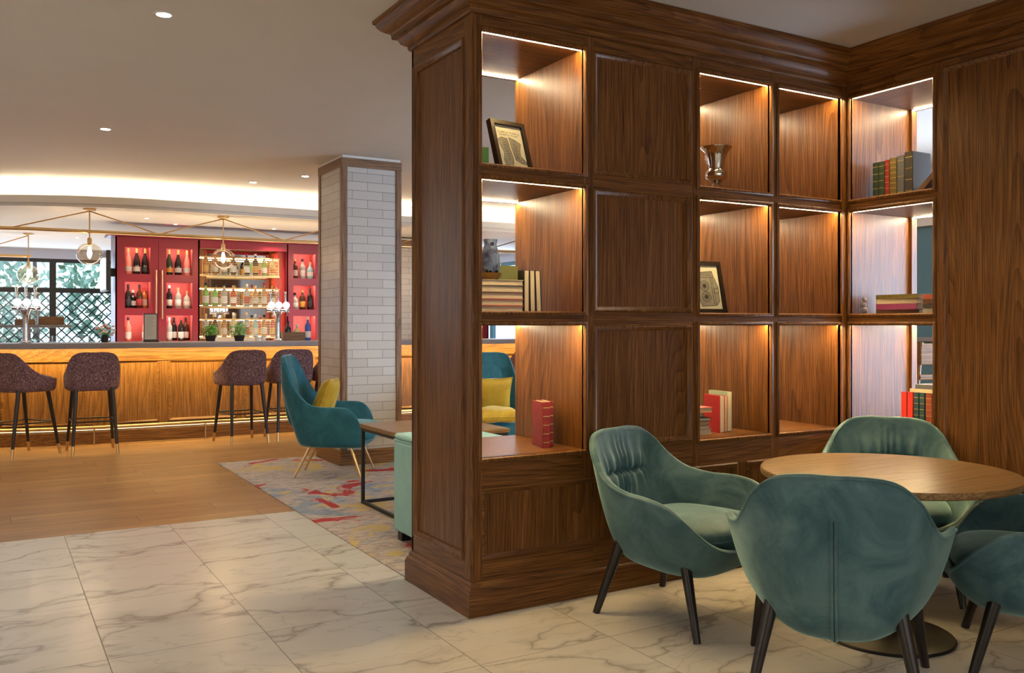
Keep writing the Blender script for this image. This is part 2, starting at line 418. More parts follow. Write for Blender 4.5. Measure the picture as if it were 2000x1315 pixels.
# plane maps: u along, v height, w outward into the room
YF, XR, XE = 3.5, 4.33, 1.85
PA = lambda u, v, w: (u, YF-w, v)
PR = lambda u, v, w: (XR-w, u, v)
PE = lambda u, v, w: (XE-w, u, v)

# ================================================================== ROOM SHELL
X0, X1, Y0, Y1 = -4.0, 8.0, -3.0, 17.0
def arcpath(xt, R_, x_end, yf, x_start=-3.2, back=None):
    """runs left to right: curved left end, then straight along X at y=yf"""
    pts = []
    for k in range(19):
        x = x_start+(xt-x_start)*k/18; dx = min(xt-x, R_*.999); pts.append((x, yf+R_-math.sqrt(R_*R_-dx*dx)))
    return pts+[(x_end, yf)]
mb = MB().box(X0, 4.95, Y0, 6.11, -.1, 0); struct(mb.build('floor', 'marble'))
mb = MB().box(X0, X1, 6.11, Y1, -.1, 0).box(4.95, X1, Y0, 6.11, -.1, 0); struct(mb.build('floor_timber', 'planks'))
struct(MB().box(1.70, 1.835, 6.105, 6.115, 0, .003).build('trim_1', 'brass'))
# main ceiling, with a hole edge over the bar cove
cove = arcpath(1.7, 3.07, X1, 10.5)
mb = MB().box(X0, X1, Y0, 11.6, CEIL, CEIL+.1); struct(mb.build('ceiling', 'ceiling'))
# bulkhead over the bar: a lip with the light trough behind it, then the lowered ceiling
cv = list(cove)
mb = MB().sweep(cv, [(0, 2.61), (0, 2.688), (-.03, 2.688), (-.03, 2.64), (-.42, 2.64), (-.42, 2.86), (-.45, 2.86), (-.45, 2.61)])
struct(mb.build('ceiling_bulkhead', 'white_paint'))
mb = MB().sweep(cv, [(-.02, 2.572), (-.02, 2.61), (-.07, 2.61), (-.07, 2.572)])
struct(mb.build('trim_2', 'white_paint'))
# lowered ceiling sheet: polygon behind the curve
poly = [(x, y+.03) for x, y in cv]+[(X1, Y1), (-3.2, Y1)]
struct(MB().prism(poly, BCEIL, BCEIL+.02).build('ceiling_lower', 'ceiling'))
struct(MB().sweep(arcpath(1.7, 2.99, X1-.02, 10.58, x_start=-1.2), [(0, 2.662), (0, 2.672), (-.05, 2.672), (-.05, 2.662)]).build('trim_3', 'led_cove'))
# walls
struct(MB().box(X0-.1, X0, Y0, Y1, 0, CEIL).build('wall_left', 'wall'))
struct(MB().box(X0, X1, Y0-.1, Y0, 0, CEIL).build('wall_near', 'wall'))
# right wall with two window openings (Y 0..4.4 and Y 13..16)
mb = MB()
for (a, b, z0, z1) in ((Y0, -.2, 0, CEIL), (-.2, 4.2, 0, .45), (-.2, 4.2, 2.6, CEIL), (4.2, 12.9, 0, CEIL), (12.9, 16, 0, .9), (12.9, 16, 2.42, CEIL), (16, Y1, 0, CEIL)):
    mb.box(X1, X1+.15, a, b, z0, z1)
struct(mb.build('wall_right', 'lilac_wall'))
# back wall with window openings X -3.2..1.75
mb = MB()
for (a, b, z0, z1) in ((X0, -3.1, 0, CEIL), (-3.1, 2.2, 0, .85), (-3.1, 2.2, 2.42, CEIL), (2.2, X1, 0, CEIL)): mb.box(a, b, Y1, Y1+.15, z0, z1)
struct(mb.build('wall_far', 'lilac_wall'))
# teal panelled wainscot on the right wall, seen through the open niches
mb = MB().box(X1-.03, X1, 4.3, 12.8, 0, 2.28)
struct(mb.build('wall_panelling', 'teal_wall'))
mb = MB()
for k in range(12): y = 4.62+k*.72; mb.box(X1-.038, X1-.028, y-.006, y+.006, 0.1, 2.24)
struct(mb.build('trim_4', 'white_paint'))
struct(MB().box(X1-.07, X1, 4.3, 12.8, 2.27, 2.36).build('trim_5', 'white_paint'))
struct(MB().box(X1-.09, X1, 4.3, 12.8, 1.135, 1.175).build('trim_6', 'grey_stone'))

def window(n, axis, pos, a0, a1, z0, z1, muls, bars, mat='black_window', t=.06, depth=.07):
    def P(u, v, w): return (u, pos+w, v) if axis == 'x' else (pos+w, u, v)
    r = empty('window_%d' % n, (0, 0, 0)); struct(r)
    mb = MB().mbox(P, a0, a0+t, z0, z1, 0, depth).mbox(P, a1-t, a1, z0, z1, 0, depth).mbox(P, a0+t, a1-t, z0, z0+t, 0, depth).mbox(P, a0+t, a1-t, z1-t, z1, 0, depth)
    for m_ in muls: mb.mbox(P, m_-.05, m_+.05, z0+t, z1-t, 0, depth)
    for b_ in bars: mb.mbox(P, a0+t, a1-t, b_-.035, b_+.035, .005, depth-.005)
    f = mb.build('window_frame', mat, r); f['kind'] = 'structure'
    g = MB().mbox(P, a0+t*.5, a1-t*.5, z0+t*.5, z1-t*.5, depth*.45, depth*.55).build('window_pane', 'pane', r); g['kind'] = 'structure'
    return r
window(1, 'x', Y1+.02, -3.1, 2.2, .85, 2.42, (-1.2, .93), (1.88,))
window(2, 'y', X1+.02, -.2, 4.2, .45, 2.6, (1.27, 2.73), (1.9,), 'white_paint')
window(3, 'y', X1+.02, 12.9, 16, .9, 2.42, (14.4,), (), 'teal_wall')

# outside the far windows: lattice fence, hedge and trees
def lattice():
    mb = MB(); Y = Y1+.9; z0, z1, a, b = .3, 1.92, -3.6, 3.4; s = .165; w = .011
    L = z1-z0; k = a-L
    while k < b:
        for d in (1, -1):
            xa, za, xb, zb = k, (z0 if d > 0 else z1), k+L, (z1 if d > 0 else z0)
            if xa < a: t_ = (a-xa)/L; za += (zb-za)*t_; xa = a
            if xb > b: t_ = (b-xa)/(xb-xa); zb = za+(zb-za)*t_; xb = b
            dx, dz = xb-xa, zb-za; q = math.hypot(dx, dz)
            if q < .02: continue
            nx, nz = -dz/q*w, dx/q*w; yy = Y+(.012 if d > 0 else 0)
            mb.prism([(xa+nx, za+nz), (xb+nx, zb+nz), (xb-nx, zb-nz), (xa-nx, za-nz)], yy, yy+.012, lambda p, q_, h: (p, h, q_))
        k += s
    return mb
M['green_paint'] = plain('dark_green_paint', (.010, .05, .045), .5)
r = empty('lattice_fence', (0, Y1+.9, 0), label='dark green diamond lattice fence outside the bar window', cat='fence', world=True)
lattice().build('lattice_panel', 'green_paint', r)
mb = MB()
mb.box(-3.65, 3.45, Y1+.88, Y1+.94, .25, .30).box(-3.65, 3.45, Y1+.88, Y1+.94, 1.92, 1.96)
mb.build('rail', 'green_paint', r)
for x in (-3.6, 0.6, 3.4): MB().box(x-.03, x+.03, Y1+.93, Y1+.99, 0, 1.96).build('post', 'green_paint', r)
struct(MB().box(-14, 22, Y1+.16, Y1+24, -.12, -.02).build('ground_outside', plain('pale_paving', (.45, .47, .45), .8)))
leaf_a = plain('mid_green_leaves', (.22, .38, .24), .7, noise=.35, nscale=9); leaf_b = plain('pale_green_leaves', (.40, .55, .42), .7, noise=.35, nscale=7)
bark = plain('tree_bark', (.10, .08, .06), .9, noise=.3)
def tree(x, y, h, rad, mat, label):
    r = empty('garden_tree', (x, y, -.02), label=label, cat='tree', group='garden trees beyond the lattice')
    t = MB().tube([(0, 0, 0), (.05, 0, h*.35), (0, .05, h*.7)], .09, 8, r1=.04); t.build('trunk', bark, r, True, world=False)
    mb = MB(); rnd = random.Random(x*13+y)
    for k in range(520):
        a = rnd.uniform(0, 6.283); b = math.acos(rnd.uniform(-1, 1)); q = rad*rnd.uniform(.55, 1)**.6
        c = Vector((q*math.cos(a)*math.sin(b), q*math.sin(a)*math.sin(b), h*.62+q*math.cos(b)*h*.42/rad))
        u = Vector((rnd.uniform(-1, 1), rnd.uniform(-1, 1), rnd.uniform(-1, 1))).normalized(); v = u.cross(Vector((rnd.uniform(-1, 1), rnd.uniform(-1, 1), .3))).normalized()
        s_ = rnd.uniform(.07, .15)
        mb.add([c-u*s_, c+v*s_*.45, c+u*s_, c-v*s_*.45], [(0, 1, 2, 3)])
    mb.build('leaves', mat, r, world=False)
tree(-2.3, 20.3, 3.2, 1.0, leaf_a, 'bushy green tree outside, behind the far left pane')
tree(.0, 19.6, 2.9, .8, leaf_b, 'pale green tree outside, behind the drinks taps pane')
tree(2.2, 20.2, 3.4, 1.0, leaf_a, 'darker tree outside, between mullion and red cabinet')
tree(.9, 23.4, 4.2, 1.4, leaf_b, 'tall pale tree farthest off beyond the lattice')

# ================================================================== OAK BOOKCASE PARTITION
BK = empty('bookcase_partition', (1.85, 3.5, 0), label='stained oak bookcase partition with lit niches, cornice and plinth', cat='bookcase', world=True)
U = [(1.85, 1.902), (2.46, 2.516), (3.142, 3.195), (3.71, 3.778), (4.285, 4.33)]
V = [(.70, 1.295), (1.362, 1.955), (2.027, 2.62)]
ZT, DB = 2.71, 4.15      # top of the joinery face, rear face
B = dict(parent=BK)
bead_in = [(-.020, 0), (-.020, .004), (-.014, .009), (-.006, .009), (-.001, .004), (0, -.006), (0, -.02)]
panel_ring = [(-.002, 0), (0, .004), (.006, .0075), (.012, .005), (.016, -.001), (.022, -.004), (.026, -.0072)]
def back_map(u, v, w): return (u, DB+w, v)
for mp, yy in ((PA, 1), (back_map, 0)):
    for i, (a, b) in enumerate(U):
        if i == 4 and not yy: a, b = 4.285, 4.95
        MB().mbox(mp, a, b, (.56 if yy and i in (1, 2, 3) else .15), ZT, -.02, 0).build('stile', 'oak_z', bevel=.002, **B)
    for j in range(4):
        a, b = U[j][1], U[j+1][0]
        for (z0, z1) in ((.56, .70), (1.295, 1.362), (1.955, 2.027), (2.62, ZT)):
            MB().mbox(mp, a, b, z0, z1, -.02, 0).build('rail', 'oak_x', bevel=.001, **B)
        if yy: b = U[j+1][1]
        MB().mbox(mp, a, b, .15, .24, -.02, 0).build('rail', 'oak_x', **B)
        b = U[j+1][0]
        for (z0, z1) in V:
            if j == 1:
                MB().mbox(mp, a, b, z0, z1, -.03, -.007).build('panel', 'oak_z', **B)
                MB().ring(mp, a, b, z0, z1, panel_ring).build('panel_moulding', 'oak_z', smooth=True, **B)
            elif yy:
                MB().ring(mp, a, b, z0, z1, bead_in).build('niche_moulding', 'oak_z', smooth=True, **B)
# lower panels (front)
LP = [(1.902, 2.66), (2.725, 3.46), (3.53, 4.285)]
for k, (a, b) in enumerate(LP):
    MB().mbox(PA, a, b, .24, .56, -.03, -.007).build('panel', 'oak_z', **B)
    MB().ring(PA, a, b, .24, .56, panel_ring).build('panel_moulding', 'oak_x', smooth=True, **B)
for (a, b) in ((2.66, 2.725), (3.46, 3.53)): MB().mbox(PA, a, b, .24, .56, -.02, 0).build('stile', 'oak_z', **B)
MB().mbox(back_map, 1.902, 4.285, .24, .56, -.03, -.007).build('panel', 'oak_z', **B)
# dividers, shelves
for i, (a, b) in enumerate(U[1:4]): MB().box(a, b, 3.52, DB-.02, .60, ZT-.02).build('divider', 'oak_z', **B)
MB().box(4.285, 4.90, 3.49, DB-.02, .15, ZT-.02).build('corner_post', 'oak_z', **B)
MB().box(1.872, 1.902, 3.52, DB-.02, .15, ZT-.02).build('side_panel', 'oak_z', **B)
for j in (0, 2, 3):
    a, b = U[j][1], U[j+1][0]
    for (z0, z1) in ((.675, .70), (1.2985, 1.362), (1.9585, 2.027), (2.6235, 2.66)):
        MB().box(a, b, 3.52, DB-.02, z0, z1).build('shelf', 'oak_x', **B)
MB().box(2.516, 3.142, 3.55, 4.10, .68, 2.62).build('core_panel', 'oak_z', **B)
# end panel facing left
MB().box(1.85, 1.872, 3.52, 3.575, .15, ZT).build('stile', 'oak_z', **B)
MB().box(1.85, 1.872, 4.125, 4.15, .15, ZT).build('stile', 'oak_z', **B)
MB().box(1.85, 1.872, 3.575, 4.125, .15, .235).build('rail', 'oak_y', **B)
MB().box(1.85, 1.872, 3.575, 4.125, 2.60, ZT).build('rail', 'oak_y', **B)
MB().box(1.866, 1.872, 3.575, 4.125, .235, 2.60).build('end_panel', 'oak_z', **B)
MB().ring(PE, 3.575, 4.125, .235, 2.60, [(-.002, 0), (0, .007), (.008, .010), (.016, .006), (.020, -.002), (.028, -.006), (.032, -.016)]).build('panel_moulding', 'oak_z', smooth=True, **B)
MB().tube([(1.853, 3.503, .15), (1.853, 3.503, ZT)], .008, 10).build('corner_bead', 'oak_z', smooth=True, **B)
# ---- return run (faces left, plane X=4.33)
S = [(3.470, 3.50), (2.885, 2.942), (-1.06, -1.0)]  # last stile out of view: run lengthened to block window light from the seating
for mp, front in ((PR, 1), ((lambda u, v, w: (4.95+w, u, v)), 0)):
    for (a, b) in S[(0 if front else 0):]: MB().mbox(mp, a, b, .15, ZT, -.02, 0).build('stile', 'oak_z', bevel=.002, **B)
    for (z0, z1) in ((.56, .70), (1.295, 1.362), (1.955, 2.027), (2.62, ZT), (.15, .24)):
        MB().mbox(mp, 2.942, 3.470, z0, z1, -.02, 0).build('rail', 'oak_y', bevel=.001, **B)
    MB().mbox(mp, 2.942, 3.470, .24, .56, -.03, -.007).build('panel', 'oak_z', **B)
    for (z0, z1) in ((.15, .24), (2.655, ZT)): MB().mbox(mp, -1.0, 2.885, z0, z1, -.02, 0).build('rail', 'oak_y', **B)
    MB().mbox(mp, -1.0, 2.885, .24, 2.655, -.03, -.007).build('tall_panel', 'oak_z', **B)
    if front:
        MB().ring(mp, 2.942, 3.470, .24, .56, panel_ring).build('panel_moulding', 'oak_y', smooth=True, **B)
        MB().ring(mp, -1.0, 2.885, .24, 2.655, panel_ring).build('panel_moulding', 'oak_z', smooth=True, **B)
        for (z0, z1) in V: MB().ring(mp, 2.942, 3.470, z0, z1, bead_in).build('niche_moulding', 'oak_z', smooth=True, **B)
for (z0, z1) in ((.675, .70), (1.2985, 1.362), (1.9585, 2.027), (2.6235, 2.66)): MB().box(4.35, 4.93, 2.942, 3.49, z0, z1).build('shelf', 'oak_y', **B)
MB().box(4.35, 4.93, 2.885, 2.942, .15, ZT-.02).build('divider', 'oak_z', **B)
MB().box(4.90, 4.93, 3.47, 3.50, .15, ZT-.02).build('divider', 'oak_z', **B)
# plinth and cornice following the whole L
path = [(4.95, 4.15), (1.85, 4.15), (1.85, 3.5), (4.33, 3.5), (4.33, -1.06)]
PP = [(p[0], p[1]) for p in path]
flip = lambda pr: [(-o if False else o, z) for o, z in pr]
# travel: rear face leftwards, end face towards the camera, front face rightwards -> outward is on the right-hand side
cor = [(0, 2.688), (.012, 2.690), (.016, 2.700), (.016, 2.712), (.030, 2.718), (.044, 2.728), (.052, 2.744), (.056, 2.752), (.078, 2.756), (.080, 2.776), (.086, 2.784), (.104, 2.792), (.124, 2.806), (.138, 2.824), (.144, 2.838), (.152, 2.840), (.154, 2.858), (-.01, 2.858), (-.01, 2.688)]
for k in range(4): MB().sweep(PP, cor, only=k).build('cornice', ('oak_x', 'oak_y')[k % 2], smooth=True, angle=28, **B)
pl = [(-.005, .0), (.027, .0), (.027, .100), (.022, .110), (.020, .118), (.012, .126), (.011, .138), (.004, .150), (-.005, .150)]
for k in range(4): MB().sweep(PP, pl, only=k).build('plinth', ('oak_x', 'oak_y')[k % 2], smooth=True, angle=28, **B)
# LED strips: rebated under each shelf, at the front and back edges
def strip(x0, x1, y0, y1, z, mat): MB().box(x0, x1, y0, y1, z+.0006, z+.0028).build('light_strip', mat, **B)
for j in (0, 2, 3):
    a, b = U[j][1]+.004, U[j+1][0]-.004
    for (z0, z1) in V:
        strip(a, b, 3.5215, 3.5285, z1, 'led_front'); strip(a, b, 4.114, 4.123, z1, 'led_cool')
for (z0, z1) in V:
    strip(4.3515, 4.3585, 2.946, 3.466, z1, 'led_front'); strip(4.912, 4.924, 2.946, 3.466, z1, 'led_cool')

# ================================================================== BRICK PILLARS
def pillar(x0, x1, y0, y1, z1, label, zt=.075):
    r = empty('tiled_pillar', (x0, y0, 0), label=label, cat='pillar', world=True); r['kind'] = 'thing'
    e = .012
    MB().box(x0+e, x1-e, y0+e, y1-e, .14, z1-.005).build('core', 'tiles_x', r)
    MB().box(x0+e-.004, x0+e, y0+.05, y1-.05, .14, z1-zt).build('tiled_side', 'tiles_y', r)
    for (a, b) in ((x0, y0), (x1-.055, y0), (x0, y1-.055), (x1-.055, y1-.055)): MB().box(a, a+.055, b, b+.055, .14, z1-.03).build('corner_trim', 'paleoak_z', r, bevel=.003)
    MB().box(x0-.002, x1+.002, y0-.002, y1+.002, z1-zt-.03, z1-.024).build('top_band', 'paleoak_x', r, bevel=.002)
    MB().box(x0-.015, x1+.015, y0-.015, y1+.015, 0, .14).build('base_board', 'honey_x', r, bevel=.006)
    MB().box(x0+.01, x1-.01, y0+.01, y1-.01, z1-.025, z1).build('shadow_gap', 'white_paint', r)
pillar(2.783, 3.376, 7.81, 8.49, 2.86, 'white glazed brick pillar with oak edging by the armchair')
pillar(5.05, 6.05, 12.0, 12.6, 2.56, 'distant tan tiled pillar behind the bar, beside bookcase end', .1)

# ================================================================== SHELL SEATING
def shell_mesh(rim_half, zb, prof, lean, inner, zfloor, n=120, crease=None, rowsN=26, thick=.012):
    """upholstered shell: outer skin from the underside up to the rim, then down the inner side.
    rim_half: control points (x,y,z), back centre -> front centre, x>=0; local +Y is the front"""
    h = catmull(rim_half, n//2)
    rim = [Vector((max(0, p.x), p.y, p.z)) for p in h]; rim += [Vector((-p.x, p.y, p.z)) for p in reversed(rim[1:-1])]
    n = len(rim); vs = []; rows = []
    pr = catmull([(a, b, 0) for a, b in prof], rowsN)
    def rho(zr):
        for a, b in zip(prof, prof[1:]):
            if zr <= b[1]: return a[0]+(b[0]-a[0])*max(0, (zr-a[1]))/max(1e-6, b[1]-a[1])
        return 1.0
    for q in pr:
        row = []
        for r_ in rim:
            z = zb+(r_.z-zb)*max(0, min(1, q.y)); rx = q.x
            zz = (z-zb)/.5
            ry = rx**.45*(1-lean*(1-min(1, zz))) if r_.y < 0 else rx
            row.append(Vector((r_.x*rx, r_.y*ry, z)))
        rows.append(row)
    rows[0] = None
    # rounded rim then inner side
    for q, dz in ((.985, thick*.8), (.955, thick), (.93, thick*.6)):
        rows.append([Vector((r_.x*q, r_.y*q, r_.z+dz)) for r_ in rim])
    for k in range(1, rowsN+23):
        t = k/(rowsN+22); row = []
        for r_ in rim:
            zf = min(zfloor, r_.z-.02); z = r_.z+(zf-r_.z)*t
            q = .93-inner*(1-(1-t)**1.6)
            zr = (z-zb)/max(.02, r_.z-zb); rh = rho(zr); q0 = q; q = min(q, rh-.045)
            zz = (z-zb)/.5; ry = min(q0, rh**.45-.05)*(1-lean*(1-min(1, zz))) if r_.y < 0 else q
            p = Vector((r_.x*q, r_.y*ry, z))
            if crease and r_.y < 0:
                zc, wx = crease; sx = max(0, 1-(abs(p.x)/wx)**4) if abs(p.x) < wx else 0
                dz_ = z-zc
                d = -.024*math.exp(-(dz_/.010)**2)*sx
                xf = p.x/(1+1.6*abs(dz_)); d += .0075*math.sin(xf*165+2.2*math.sin(xf*37))*math.exp(-(abs(dz_)/.11)**2)*sx
                d += .012*math.exp(-((dz_-.06)/.05)**2)*sx+.010*math.exp(-((dz_+.05)/.04)**2)*sx
                p.y += d
            row.append(p)
        rows.append(row)
    rows = [r_ for r_ in rows if r_]
    mb = MB(); vs = [v for r_ in rows for v in r_]; fs = []
    for i in range(len(rows)-1):
        for k in range(n): fs.append((i*n+k, i*n+(k+1) % n, (i+1)*n+(k+1) % n, (i+1)*n+k))
    fs.append(tuple(range(n))); k0 = (len(rows)-1)*n; fs.append(tuple(reversed(range(k0, k0+n))))
    mb.add(vs, fs)
    return mb, rim
def superell(cx, cy, cz, a, b, c, e1=.45, e2=.8, nu=56, nv=20):
    sg = lambda v, e: math.copysign(abs(v)**e, v); vs = []; fs = []
    for i in range(nv+1):
        ph = -math.pi/2+math.pi*i/nv
        for k in range(nu):
            th = 2*math.pi*k/nu
            vs.append((cx+a*sg(math.cos(ph), e2)*sg(math.cos(th), e1), cy+b*sg(math.cos(ph), e2)*sg(math.sin(th), e1), cz+c*sg(math.sin(ph), e2)))
    for i in range(nv):
        for k in range(nu): fs.append((i*nu+k, i*nu+(k+1) % nu, (i+1)*nu+(k+1) % nu, (i+1)*nu+k))
    return MB().add(vs, fs)

# ---------------------------------------------------------------- tub chairs at the round table
def make_tub():
    r = empty('tub_chair', label='x', cat='chair', group='teal velvet tub chairs around the table')
    rim = [(0, -.375, .795), (.11, -.372, .795), (.20, -.352, .778), (.262, -.310, .725), (.300, -.250, .655), (.332, -.165, .598), (.368, -.05, .572), (.402, .08, .566), (.402, .19, .538), (.360, .275, .462), (.290, .328, .392), (.17, .350, .352), (0, .356, .340)]
    prof = [(.14, 0), (.32, .012), (.48, .045), (.61, .11), (.715, .21), (.80, .35), (.875, .53), (.94, .75), (1, 1)]
    mb, rm = shell_mesh(rim, .205, prof, .16, .13, .34, n=384, crease=(.60, .17), rowsN=30)
    sh = mb.build('upholstered_shell', 'teal', r, True, world=False, angle=60)
    MB().tube([(p.x*.998, p.y*.998, p.z+.001) for p in rm], .0052, 8, closed=True).build('rim_piping', 'teal', r, True, world=False)
    # twin welt seam down the back
    seam = []
    for q in catmull([(a, b, 0) for a, b in prof], 26)[2:24]:
        z = .205+(.795-.205)*q.y; zz = (z-.205)/.5; ry = q.x**.45*(1-.16*(1-min(1, zz))); seam.append((-.375*ry, z))
    for s_ in (-1, 1): MB().tube([(s_*.0065, y-.0025, z) for y, z in seam], .0055, 8).build('back_seam', 'teal', r, True, world=False)
    superell(0, .062, .398, .278, .272, .066, .62, .72).build('seat_cushion', 'teal', r, True, world=False, angle=0)
    MB().tube([(.277*math.copysign(abs(math.cos(a))**.62, math.cos(a)), .062+.271*math.copysign(abs(math.sin(a))**.62, math.sin(a)), .392) for a in [math.pi*2*k/48 for k in range(48)]], .005, 6, closed=True).build('cushion_piping', 'teal', r, True, world=False)
    for (x, y, tx, ty) in ((-.275, -.27, -.205, -.175), (.275, -.27, .205, -.175), (-.315, .27, -.262, .175), (.315, .27, .262, .175)):
        MB().tube([(tx, ty, .345), (x, y, 0.0)], .026, 16, r1=.0155).build('leg', 'black_wood', r, True, world=False, angle=60)
    return r
tub = make_tub()
def place(o, x, y, d, label): o.location = (x, y, .010 if 'arm' in o.name else 0); o.rotation_euler = (0, 0, face_rz(d)); o['label'] = label; return o
place(tub, 2.700, 3.085, (.30, -.95), 'teal velvet tub chair against the bookcase, its ruched seat turned sideways')
place(copy_tree(tub), 2.655, 2.19, (.78, .62), 'teal velvet tub chair seen squarely from behind, seam down its back')
place(copy_tree(tub), 3.86, 2.865, (-.80, -.60), 'teal velvet tub chair behind the table, only its upper back showing')
place(copy_tree(tub), 3.50, 1.90, (-.564, .826), 'teal velvet tub chair cut off by the frame, only one arm showing')
# ---------------------------------------------------------------- round table
T = empty('round_table', (3.237, 2.41, 0), label='round light oak pedestal table among the teal tub chairs', cat='table')
MB().lathe([(0, .660), (.502, .660), (.508, .664), (.510, .670), (.510, .684), (.507, .689), (.500, .690), (0, .690)], seg=96).build('tabletop', 'table_oak', T, True, world=False, angle=30)
MB().lathe([(0, .652), (.24, .652), (.24, .660), (0, .660)], seg=40).build('top_plate', 'black_metal', T, True, world=False, angle=30)
MB().lathe([(.04, .02), (.038, .30), (.038, .652)], seg=28).build('column', 'black_metal', T, True, world=False, angle=30)
MB().lathe([(0, 0), (.262, 0), (.265, .006), (.26, .012), (.10, .020), (.05, .030), (0, .032)], seg=64).build('base', 'black_metal', T, True, world=False, angle=30)

# ---------------------------------------------------------------- high backed armchairs in the lounge
def make_armchair():
    r = empty('armchair', label='x', cat='armchair', group='high backed teal armchairs')
    rim = [(0, -.435, 1.015), (.12, -.435, 1.015), (.20, -.418, .990), (.243, -.375, .90), (.272, -.315, .78), (.300, -.235, .665), (.325, -.12, .600), (.342, .04, .590), (.345, .17, .580), (.338, .245, .515), (.322, .285, .40), (.285, .305, .315), (.17, .310, .292), (0, .310, .290)]
    prof = [(.35, 0), (.62, .0), (.80, .012), (.90, .07), (.95, .22), (.98, .5), (1, 1)]
    mb, rm = shell_mesh(rim, .255, prof, .32, .16, .34, n=120)
    mb.build('upholstered_shell', 'teal_deep', r, True, world=False, angle=60)
    superell(0, .045, .375, .262, .335, .085, .35, .55).build('seat_cushion', 'teal_deep', r, True, world=False, angle=0)
    superell(0, -.27, .72, .165, .045, .26, .6, .6).build('back_padding', 'teal_deep', r, True, world=False, angle=0).rotation_euler = (R(9), 0, 0)
    for (x, y, tx, ty) in ((-.19, -.31, -.15, -.17), (.19, -.31, .15, -.17), (-.31, .28, -.24, .17), (.31, .28, .24, .17)):
        MB().tube([(tx, ty, .285), (x, y, 0)], .014, 12, r1=.009).build('leg', 'brass', r, True, world=False, angle=60)
    return r
arm = make_armchair(); place(arm, 2.58, 7.40, (.86, -.51), 'high backed teal armchair with one yellow cushion, beside the tiled pillar')
place(copy_tree(arm), 3.92, 7.02, (-.38, -.925), 'high backed teal armchair with yellow cushions, seen through the lowest niche')
def cushion(loc, rot, label, w=.21, plump=.075):
    vs = []; fs = []; N = 22
    for sgn in (1, -1):
        for i in range(N+1):
            for j in range(N+1):
                u = -1+2*i/N; v = -1+2*j/N
                pin = 1-.10*(1-u*u)*abs(v)**3-0; pin2 = 1-.10*(1-v*v)*abs(u)**3
                t = ((1-u**4)*(1-v**4))**.5*plump*(1+.10*math.sin(5*u+2*v))
                vs.append((u*w*pin2, sgn*t, v*w*pin))
    n1 = (N+1)**2
    for q in (0, n1):
        for i in range(N):
            for j in range(N): a = q+i*(N+1)+j; fs.append((a, a+1, a+N+2, a+N+1))
    r = empty('throw_cushion', loc, label=label, cat='cushion'); r.rotation_euler = rot
    MB().add(vs, fs).build('cushion_cover', 'mustard', r, True, world=False, angle=0)
    e = [(-w, 0, -w), (w, 0, -w), (w, 0, w), (-w, 0, w)]
    pts = []
    for k in range(4):
        a, b = Vector(e[k]), Vector(e[(k+1) % 4])
        for t in range(8):
            p = a.lerp(b, t/8); s_ = t/8*2-1; pts.append(p*(1-.10*(1-s_*s_)))
    MB().tube(pts, .005, 6, closed=True).build('cushion_piping', 'mustard', r, True, world=False)
    return r
cushion((2.52, 7.46, .655), (R(-20), 0, face_rz((.86, -.51))), 'mustard yellow cushion propped in the armchair beside the pillar', .185)
cushion((3.87, 6.95, .655), (R(-20), 0, face_rz((-.38, -.925))), 'mustard yellow cushion standing upright, seen through the lowest niche', .185)
cushion((3.74, 6.62, .53), (R(88), 0, face_rz((-.38, -.925))), 'mustard yellow cushion lying flat in front of the upright one', .19, .06)
# ---------------------------------------------------------------- coffee table, side table, ottoman
CT = empty('coffee_table', (2.33, 5.30, 0), label='square coffee table with wooden top and black steel frame', cat='table', world=True); CT.location.z = .006
MB().box(2.31, 3.10, 5.30, 6.11, .548, .578).build('tabletop', 'table_oak', CT, bevel=.003)
for (x, y, nm) in ((2.33, 6.09, 0), (3.08, 6.09, 0), (2.33, 5.32, 0), (3.08, 5.32, 0)):
    MB().box(x-.011, x+.011, y-.011, y+.011, .0, .548).build('leg', 'black_metal', CT)
for z in (.0, .526): MB().ring(lambda u, v, w: (u, v, w), 2.319, 3.091, 5.309, 6.101, [(.001, z), (.001, z+.022), (.022, z+.022), (.022, z), (.001, z)]).build('frame', 'black_metal', CT)
ST = empty('side_table', (3.22, 6.55, .006), label='small round black side table beyond the coffee table', cat='table')
MB().lathe([(0, .555), (.16, .555), (.20, .562), (.215, .575), (.21, .578), (0, .570)], seg=40).build('tray_top', 'black_metal', ST, True, world=False, angle=30)
MB().tube([(0, 0, .01), (0, 0, .556)], .014, 12).build('stem', 'black_metal', ST, True, world=False)
MB().lathe([(0, 0), (.15, 0), (.15, .010), (0, .014)], seg=36).build('base', 'black_metal', ST, True, world=False, angle=30)
OT = empty('ottoman_bench', (2.10, 4.22, 0), label='pale mint velvet block seat at the end of the bookcase', cat='seat', world=True); OT.location.z = .006
MB().box(2.10, 2.62, 4.21, 4.99, .055, .60).build('upholstered_block', 'mint', OT, True, bevel=.02)
MB().box(2.103, 2.617, 4.213, 4.987, .602, .64).build('top_pad', 'mint', OT, True, bevel=.018)
MB().tube([(2.104, 4.22, .601), (2.104, 4.98, .601), (2.616, 4.98, .601), (2.616, 4.22, .601)], .005, 8, closed=True).build('piping', 'mint', OT, True)
for (x, y) in ((2.15, 4.93), (2.57, 4.93), (2.15, 4.27), (2.57, 4.27)): MB().box(x-.03, x+.03, y-.03, y+.03, .0, .058).build('foot', 'black_wood', OT)
RG = MB().prism([(1.838, 4.18), (4.9, 4.18), (4.9, 8.54), (3.40, 8.54), (3.40, 7.785), (2.76, 7.785), (2.76, 8.54), (1.838, 8.54)], .0005, .006).build('area_rug', 'rug'); tag(RG, 'abstract grey rug with blue, yellow and red patches', 'rug')

